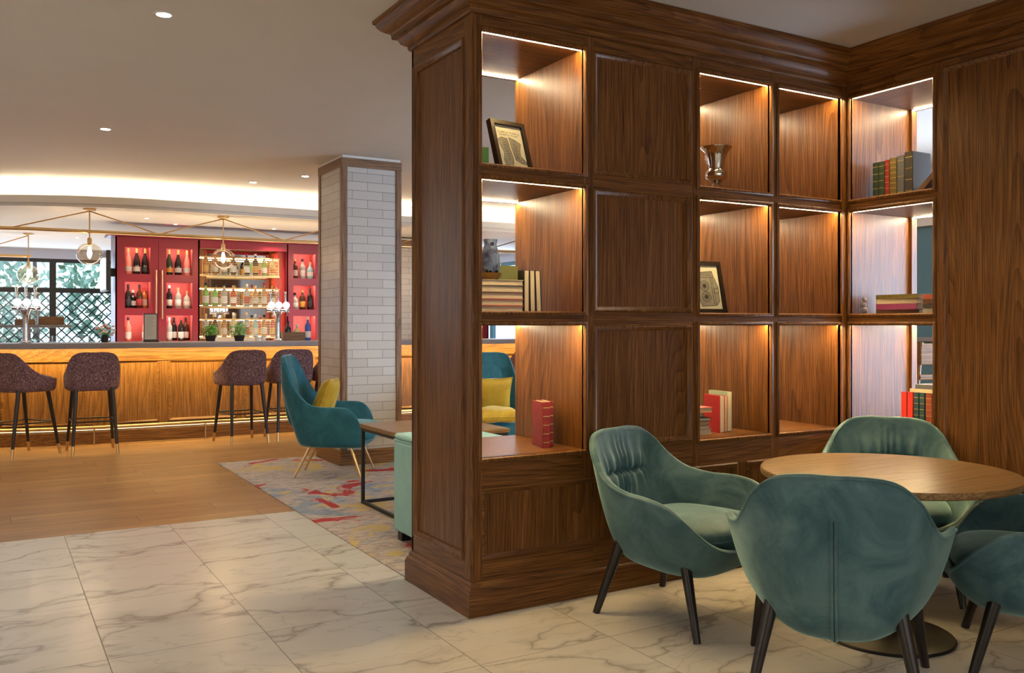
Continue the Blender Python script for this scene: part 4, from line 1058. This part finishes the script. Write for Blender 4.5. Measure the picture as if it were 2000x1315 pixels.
# ================================================================== THINGS ON THE BOOKCASE SHELVES
def bk(name, c, n=.12): return plain(name, c, .55, noise=n, nscale=60)
BC = {'scarlet': bk('scarlet_cloth', (.62, .035, .03)), 'oxblood': plain('worn_oxblood_leather', (.25, .018, .018), .45, noise=.55, nscale=38), 'green': bk('green_cloth', (.045, .20, .09)), 'olive': bk('olive_cloth', (.12, .14, .05)),
      'dark': bk('near_black_cloth', (.020, .022, .020)), 'forest': bk('forest_green_leather', (.018, .045, .030), .5), 'moss': plain('gilt_moss_leather', (.13, .11, .03), .45, noise=.6, nscale=90), 'plum': bk('plum_cloth', (.22, .035, .13)),
      'cream': bk('cream_cloth', (.55, .48, .34)), 'coral': bk('coral_cloth', (.68, .13, .12)), 'turq': bk('turquoise_cloth', (.06, .30, .30)), 'orange': bk('orange_cloth', (.62, .22, .04)), 'navy': bk('dark_teal_cloth', (.012, .06, .08)),
      'rust': bk('rust_leather', (.28, .06, .03), .4), 'rose': bk('dusty_rose_cloth', (.42, .19, .15)), 'slate': bk('slate_cloth', (.09, .10, .13)), 'mint': bk('pale_green_cloth', (.42, .52, .38)), 'grey': bk('grey_cloth', (.30, .28, .26)), 'brown': bk('brown_leather', (.10, .05, .025), .4)}
M['gilt'] = plain('gilt_tooling', (.55, .42, .16), .35, .7)
def book(cover, w, h, d, loc, rot, label, group=None, pages='paper', bands=0, patch=None):
    """local: x = thickness, y = depth with the spine at -d/2, z = height, standing on z=0"""
    r = empty('book', loc, label=label, cat='book', group=group); r.rotation_euler = rot
    c = .0028; x, y = w/2, d/2
    pts = [(-x, y), (-x, -y+c), (-x+c*.8, -y), (x-c*.8, -y), (x, -y+c), (x, y), (x-c, y), (x-c, -y+c*1.6), (-x+c, -y+c*1.6), (-x+c, y)]
    MB().prism(pts, 0, h).build('cover', BC[cover], r, world=False)
    MB().box(-x+c+.0002, x-c-.0002, -y+c*1.7, y-.004, .003, h-.003).build('pages', pages, r, world=False)
    if bands:
        mb = MB(); 
        for k in range(bands): z = h*(.12+.76*k/(bands-1)); mb.box(-x*.86, x*.86, -y-.0012, -y+.0005, z-.002, z+.002)
        a_ = mb.build('gilt_bands', 'gilt', r, world=False); a_['kind'] = 'stuff'
    if patch:
        MB().box(-x*.82, x*.82, -y-.0010, -y+.0004, h*.62, h*.80).build('spine_label', patch, r, world=False)
    return r
Z3, Z2, Z1 = .70+.0005, 1.362+.0005, 2.027+.0005
# --- left column, lowest niche: two worn red volumes, spines to the front right
a = R(0)
book('oxblood', .038, .222, .150, (2.342, 3.700, Z3), (0, 0, R(-12)), 'worn red leather book with raised spine bands, left of the pair', 'pair of worn red leather books', 'oldpaper', 5)
book('oxblood', .036, .220, .150, (2.390, 3.740, Z3), (0, 0, R(-12)), 'worn red leather book nearer the niche side, right of the pair', 'pair of worn red leather books', 'oldpaper', 5)
# --- left column, middle niche: lying stack with vase, three upright page-edge-out books
stk = [('rose', .028, 'lowest of the lying page-edge-out books'), ('coral', .031, 'second from the bottom of the lying book stack'), ('rose', .031, 'middle one of the lying book stack'), ('dark', .034, 'fourth from the bottom of the lying book stack'), ('cream', .028, 'topmost of the lying book stack, under the vase')]
z = Z2
for c, w, lb in stk:
    book(c, w, .290, .17, (1.960, 3.80, z+w/2), (0, R(-90), R(180)), lb+', left niche', 'lying books under the vase'); 
    bpy.data.objects[-1] if 0 else None
    z += w+.0006
for k in range(3):
    book('dark', .031, .205, .155, (2.274+k*.036, 3.80, Z2), (0, R(1.2*k), R(180)), 'upright pale book, page edges outward, %s beside the lying stack' % ('nearest one', 'middle one', 'outermost one')[k], 'upright books with page edges showing')
ZV = z
book('olive', .045, .072, .11, (2.200, 3.80, ZV), (0, 0, R(84)), 'small olive green book or box on the lying stack')
M['bowlwood'] = plain('glazed_ochre_ceramic', (.34, .19, .05), .3, noise=.35, nscale=30)
bw = MB().lathe([(0, 0), (.028, 0), (.046, .016), (.056, .034), (.052, .034), (.042, .018), (.02, .006), (0, .006)], seg=32).build('ceramic_bowl', 'bowlwood', None, True, world=False, angle=40)
bw.location = (2.112, 3.80, ZV); tag(bw, 'ochre ceramic bowl holding the blue vase on stacked books', 'bowl')
t = NT('blue_lustre_glaze'); o_ = t.obj(); n_ = t.noise(o_, 11, 3, .6, .8); vz = t.n('TexVoronoi'); t.l(o_, vz.inputs['Vector']); vz.inputs['Scale'].default_value = 24
c_ = t.ramp(n_, [(.35, (.03, .04, .09)), (.5, (.10, .16, .34)), (.65, (.30, .38, .50))]); c_ = t.mix(t.math('LESS_THAN', vz.outputs['Distance'], .25), c_, (.01, .012, .03))
t.set(Base_Color=c_, Roughness=.12); M['vase'] = t.m
vs_ = MB().lathe([(0, .0), (.030, 0), (.042, .008), (.047, .03), (.049, .06), (.044, .10), (.034, .135), (.030, .150), (.033, .166), (.035, .176), (.031, .176), (.027, .155), (0, .15)], seg=40).build('vase', 'vase', None, True, world=False, angle=50)
vs_.location = (2.112, 3.80, ZV+.0225); tag(vs_, 'blue lustre glazed vase standing in an ochre bowl', 'vase')
# --- framed pictures
def frame(loc, rz, tilt, w, h, label, art):
    r = empty('picture_frame', loc, label=label, cat='picture frame', group='black framed prints on the shelves')
    r.rotation_euler = (R(-tilt), 0, rz)
    mp = lambda u, v, w_: (u, -w_, v)
    MB().ring(mp, -w/2, w/2, 0, h, [(0, -.024), (0, .008), (.022, .008), (.022, -.002), (.022, -.024), (0, -.024)]).build('frame', 'black_wood', r, world=False)
    MB().box(-w/2+.02, w/2-.02, .004, .006, .02, h-.02).build('print_paper', plain('print_paper', (.80, .74, .62), .7, noise=.05), r, world=False)
    MB().box(-w/2+.021, w/2-.021, -.0005, .0005, .021, h-.021).build('glass', 'pane', r, world=False)
    MB().box(-w/2+.004, w/2-.004, .010, .022, .004, h-.004).build('backing', 'black_wood', r, world=False)
    L = h*math.cos(R(tilt))*.72; ba = MB()
    ba.add([(-.03, .022, h*.72), (.03, .022, h*.72), (.035, .022+h*.30, .01+h*.08), (-.035, .022+h*.30, .01+h*.08)], [(0, 1, 2, 3)])
    ba.build('easel_strut', 'black_wood', r, world=False, solid=.004)
    art(r, w, h); return r
M['ink'] = plain('engraving_ink', (.055, .05, .048), .8); M['ink2'] = plain('engraving_half_tone', (.36, .33, .30), .8, noise=.5, nscale=160)
def flat(mb, pts, y): mb.prism(pts, y, y+.0004, lambda a_, b_, h_: (a_, h_, b_))
def stroke(mb, pts, w, y):
    for i in range(len(pts)-1):
        a_, b_ = Vector(pts[i]), Vector(pts[i+1]); d = (b_-a_)
        if d.length < 1e-5: continue
        n_ = Vector((-d.y, d.x)).normalized()*w/2; flat(mb, [a_+n_, b_+n_, b_-n_, a_-n_], y)
def circ(cx, cy, r, n=22, a0=0, a1=360): return [(cx+r*math.cos(R(a0+(a1-a0)*k/n)), cy+r*math.sin(R(a0+(a1-a0)*k/n))) for k in range(n+1)]
def boots(r, w, h):
    half = MB(); ink = MB(); sx = w/.20; sz = h/.27
    S_ = lambda P_: [(x*sx, z_*sz) for x, z_ in P_]
    flat(half, S_([(-.068, .17), (-.045, .182), (-.012, .178), (-.008, .13), (.002, .075), (-.004, .040), (-.05, .035), (-.055, .06), (-.045, .10), (-.06, .135)]), .0032)
    flat(half, S_([(-.002, .186), (.030, .176), (.062, .160), (.052, .125), (.048, .095), (.062, .078), (.078, .062), (.076, .050), (.045, .055), (.015, .070), (.008, .11)]), .0032)
    for k in range(9):
        z_ = .068+k*.012; stroke(ink, S_([(-.042, z_), (-.030, z_+.006), (-.016, z_)]), .0018, .0027); stroke(ink, S_([(.012+.002*k*.3, z_+.006), (.024, z_+.013), (.040, z_+.005)]), .0018, .0027)
    stroke(ink, S_([(-.068, .17), (-.045, .182), (-.012, .178), (-.008, .13), (.002, .075), (-.004, .040), (-.05, .035), (-.055, .06), (-.045, .10), (-.06, .135), (-.068, .17)]), .0022, .0027)
    stroke(ink, S_([(-.002, .186), (.030, .176), (.062, .160), (.052, .125), (.048, .095), (.062, .078), (.078, .062), (.076, .050), (.045, .055), (.015, .070), (.008, .11), (-.002, .186)]), .0022, .0027)
    for c in ((-.03, .055), (.03, .074), (.055, .066)): stroke(ink, S_(circ(c[0], c[1], .010, 12)), .0016, .0027)
    for row, (z_, n_, x0_) in enumerate(((.212, 15, -.058), (.198, 13, -.050))):
        for k in range(n_):
            if k in (7,) : continue
            x = x0_+k*.0085; q = k*7 % 4
            if q == 0: stroke(ink, S_([(x, z_-.004), (x, z_+.004)]), .0014, .0027); stroke(ink, S_([(x, z_+.0035), (x+.004, z_+.0035)]), .0012, .0027)
            elif q == 1: stroke(ink, S_(circ(x+.002, z_, .003, 8)), .0012, .0027)
            elif q == 2: stroke(ink, S_([(x, z_-.004), (x+.002, z_+.004), (x+.004, z_-.004)]), .0012, .0027)
            else: stroke(ink, S_([(x, z_+.004), (x, z_-.004), (x+.004, z_-.004)]), .0012, .0027)
    half.build('engraved_boots', 'ink2', r, world=False)['kind'] = 'stuff'
    ink.build('engraved_lines', 'ink', r, world=False)['kind'] = 'stuff'
def camera_art(r, w, h):
    half = MB(); ink = MB()
    flat(half, [(-.055, .235), (.045, .245), (.052, .215), (.062, .19), (.075, .15), (.072, .07), (.05, .045), (-.05, .04), (-.062, .07), (-.066, .19)], .0032)
    O_ = [(-.055, .235), (.045, .245), (.052, .215), (.062, .19), (.075, .15), (.072, .07), (.05, .045), (-.05, .04), (-.062, .07), (-.066, .19), (-.055, .235)]
    stroke(ink, O_, .003, .0027)
    for cx, cz in ((-.018, .158), (-.014, .095)):
        for q in (.031, .026, .018): stroke(ink, circ(cx, cz, q), .0022, .0027)
        flat(ink, circ(cx, cz, .013)[:-1], .0027)
    stroke(ink, [(.030, .21), (.034, .05)], .003, .0027); stroke(ink, [(.042, .21), (.046, .05)], .002, .0027); stroke(ink, [(-.06, .205), (.05, .21)], .003, .0027)
    for k in range(7): stroke(ink, [(-.05, .213+k*.0035), (.03, .216+k*.0035)], .001, .0027)
    stroke(ink, circ(.060, .13, .016, 16), .003, .0027); stroke(ink, circ(.040, .228, .009, 12), .002, .0027)
    half.build('engraved_camera', 'ink2', r, world=False)['kind'] = 'stuff'
    ink.build('engraved_lines', 'ink', r, world=False)['kind'] = 'stuff'
frame((2.175, 3.655, Z1+.001), R(10), 17, .215, .268, 'leaning black frame with an engraving of leather boots', boots)
frame((3.465, 3.70, Z2+.001), R(-6), 14, .215, .300, 'leaning black frame with an engraving of a twin lens camera', camera_art)
book('green', .030, .155, .20, (2.06, 3.93, Z1), (0, 0, R(64)), 'plain green book behind the boots frame, top left niche')
# --- third column
gob = MB().lathe([(0, 0), (.042, 0), (.044, .006), (.020, .016), (.012, .030), (.022, .040), (.024, .050), (.014, .060), (.030, .070), (.056, .090), (.060, .112), (.052, .132), (.040, .142), (.044, .16), (.052, .20), (.064, .235), (.086, .256), (.088, .262), (.083, .262), (.060, .236), (.048, .20), (.040, .16), (.03, .15), (0, .15)], seg=44)
r = empty('silver_urn', (3.50, 3.70, Z1), label='silver footed urn with flared rim in the third column', cat='urn')
gob.build('urn_body', 'silver', r, True, world=False, angle=50)
MB().tube([(-.046, 0, .145), (-.075, 0, .17), (-.082, 0, .21), (-.078, 0, .250)], .0035, 8).build('handle', 'silver', r, True, world=False)
z = Z3
for i, (c, w, h, d, rz, pg) in enumerate((('cream', .030, .20, .14, 4, 'paper'), ('grey', .018, .18, .13, -8, 'paper'), ('rose', .022, .19, .13, 6, 'oldpaper'), ('dark', .020, .19, .13, -3, 'paper'), ('turq', .026, .16, .11, 14, 'paper'), ('coral', .028, .20, .14, 0, 'oldpaper'))):
    book(c, w, h, d, (3.205, 3.70+.0*rz, z+w/2), (0, R(-90), R(180+rz*.5)), '%s book lying in the small pile, %s' % ({'cream': 'cream', 'grey': 'thin grey', 'rose': 'dusty pink', 'dark': 'dark', 'turq': 'turquoise', 'coral': 'coral red'}[c], ('at the very bottom', 'second from the bottom', 'third from the bottom', 'fourth from the bottom', 'just below the top', 'on top')[i]), 'small pile beside the scarlet book', pg)
    z += w+.0008
# lying books turn about their edge: shift so that they sit centred
book('scarlet', .034, .205, .150, (3.500, 3.715, Z3), (0, 0, R(172)), 'upright scarlet book, broad front cover facing out', 'upright books next to the small pile')
book('orange', .026, .200, .145, (3.545, 3.735, Z3), (0, 0, R(174)), 'upright orange book between the scarlet and pale ones', 'upright books next to the small pile')
book('mint', .032, .222, .170, (3.580, 3.755, Z3), (0, 0, R(174)), 'upright pale green book, taller, right of the scarlet one', 'upright books next to the small pile')
# --- fourth column: only slivers show beyond the stile
r = empty('dark_bottle_vase', (3.965, 4.0, Z1), label='dark slender vase, only its edge showing in top fourth niche', cat='vase')
r.name = 'slender_vase'
MB().lathe([(0, 0), (.05, 0), (.055, .02), (.045, .10), (.022, .15), (.016, .20), (0, .20)], seg=24).build('vase_body', 'black_metal', r, True, world=False, angle=50)
r = empty('bowl_on_stand', (3.955, 3.98, Z2), label='pale shallow bowl on a stem, edge showing in fourth column', cat='bowl')
MB().lathe([(0, 0), (.04, 0), (.042, .008), (.010, .02), (.009, .17), (.03, .185), (.072, .200), (.074, .205), (.03, .192), (0, .19)], seg=30).build('bowl', 'paleoak_x', r, True, world=False, angle=50)
# --- return run: top niche, spines facing the room (towards -X)
sp = [('forest', .040, .222, 3.412, 'dark green book with pale lozenge spine, first on the upper right shelf', 5), ('forest', .038, .222, 3.371, 'dark green book with lozenge spine, second on the upper right shelf', 5), ('oxblood', .030, .226, 3.334, 'red book with gilt squares on its spine', 6), ('moss', .046, .232, 3.294, 'moss green book with gilt tooled spine', 7), ('slate', .046, .236, 3.245, 'dull grey brown book with faded spine', 3), ('dark', .052, .250, 3.193, 'tallest dark book, blue grey front cover showing', 4)]
for c, w, h, y, lb, nb in sp: book(c, w, h, .16, (4.56, y, Z1), (0, 0, R(-90)), lb, 'antique books on the upper right shelf', 'oldpaper', nb)
book('brown', .16, .215, .030, (4.56, 3.135, Z1+.014), (R(48), 0, 0), 'brown leather book leaning over at the row end', 'antique books on the upper right shelf', 'oldpaper')
bpy.data.objects['book'] if 0 else None
# middle niche: two piles lying, spines out
z = Z2
for i, (c, w, L, lb) in enumerate((('brown', .022, .27, 'brown book at the bottom of the wide pile'), ('plum', .034, .27, 'plum purple book with its spine facing out'), ('cream', .026, .28, 'cream book lying on the plum one'), ('moss', .026, .28, 'yellow green patterned book topping the wide pile'))):
    r = empty('book', (4.47, 3.40, z), label=lb+', right hand shelf', cat='book', group='books lying on the middle right shelf')
    y0, y1 = -L, 0
    MB().box(0, .002, y0, y1, 0, w).box(.002, .19, y0, y1, 0, .0024).box(.002, .19, y0, y1, w-.0024, w).build('cover', BC[c], r, world=False)
    MB().box(.0022, .186, y0+.003, y1-.003, .0026, w-.0026).build('pages', 'oldpaper', r, world=False)
    r.rotation_euler = (0, 0, R((3, -2, 2, -1)[i])); z += w+.0006
z = Z2
for i, (c, w, L, lb) in enumerate((('grey', .026, .13, 'grey book at the bottom of the narrow pile'), ('dark', .024, .13, 'dark book in the middle of the narrow pile'), ('brown', .026, .13, 'brown book near the top of the narrow pile'), ('rust', .026, .13, 'rust and cream book topping the narrow pile'))):
    r = empty('book', (4.45, 3.085, z), label=lb+', right hand shelf', cat='book', group='books lying on the middle right shelf')
    MB().box(0, .002, -L, 0, 0, w).box(.002, .19, -L, 0, 0, .0024).box(.002, .19, -L, 0, w-.0024, w).build('cover', BC[c], r, world=False)
    MB().box(.0022, .186, -L+.003, -.003, .0026, w-.0026).build('pages', 'paper', r, world=False)
    r.rotation_euler = (0, 0, R((2, -3, 2, -2)[i])); z += w+.0006
for i, (y, z_, q, lb) in enumerate(((3.455, Z2, .019, 'lowest grey pebble beside the wide book pile'), (3.463, Z2+.036, .017, 'middle grey pebble beside the wide book pile'), (3.455, Z2+.068, .015, 'topmost grey pebble beside the wide book pile'))):
    g = superell(0, 0, q, q*.9, q*.85, q, .9, .9, 20, 10).build('stone_ball', 'grey_stone', None, True, world=False, angle=0); g.location = (4.44, y, z_)
    tag(g, lb, 'stone', 'grey pebbles on the middle right shelf')
# lowest niche: upright set with books lying on top
for i, (c, y, w, lb, nb) in enumerate((('scarlet', 3.228, .036, 'bright red book, first of the lower right row', 0), ('scarlet', 3.188, .034, 'bright red book, second of the lower right row', 0), ('navy', 3.150, .032, 'dark teal ribbed book, left of the teal pair', 6), ('navy', 3.114, .032, 'dark teal ribbed book, right of the teal pair', 6), ('rust', 3.072, .040, 'rust brown ribbed book near the row end', 6), ('rust', 3.026, .040, 'rust brown ribbed book at the row end', 6), ('brown', 2.982, .040, 'brown ribbed book against the niche side', 6))):
    book(c, w, .215, .15, (4.56, y, Z3), (0, 0, R(-90)), lb, 'upright books in the lower right niche', 'oldpaper', nb)
for i, (c, w, y0, y1, z_, lb) in enumerate((('cream', .020, 2.975, 3.200, .9175, 'cream book lying across the upright row'), ('slate', .024, 2.975, 3.165, .9395, 'slate grey book lying on the cream one'))):
    r = empty('book', (4.50, y1, z_), label=lb, cat='book', group='books lying on the upright row')
    L = y1-y0
    MB().box(0, .002, -L, 0, 0, w).box(.002, .14, -L, 0, 0, .0024).box(.002, .14, -L, 0, w-.0024, w).build('cover', BC[c], r, world=False)
    MB().box(.0022, .136, -L+.003, -.003, .0026, w-.0026).build('pages', 'paper', r, world=False)
# stool seen through the right hand run
r = empty('wooden_high_chair', (6.62, 4.60, 0), face_rz((.3, 1)), label='wooden high chair seen through lowest right niche', cat='chair')
for x in (-.2, .2):
    MB().tube([(x, -.20, 0), (x, -.19, .72), (x*.98, -.24, 1.16)], .020, 8).build('back_post', 'honey_z', r, True, world=False)
    MB().tube([(x, .2, 0), (x, .18, .70)], .018, 8).build('leg', 'honey_z', r, True, world=False)
MB().box(-.22, .22, -.21, .22, .70, .735).build('seat', 'honey_x', r, world=False, bevel=.01)
MB().box(-.21, .21, -.255, -.225, .98, 1.15).build('top_slat', 'honey_x', r, world=False, bevel=.008)
MB().box(-.20, .20, -.235, -.21, .86, .90).build('lower_slat', 'honey_x', r, world=False, bevel=.006)
MB().box(-.19, .19, .175, .20, .30, .33).build('footrest', 'honey_x', r, world=False)
for o in bpy.data.objects:
    if '_o' in o: del o['_o']
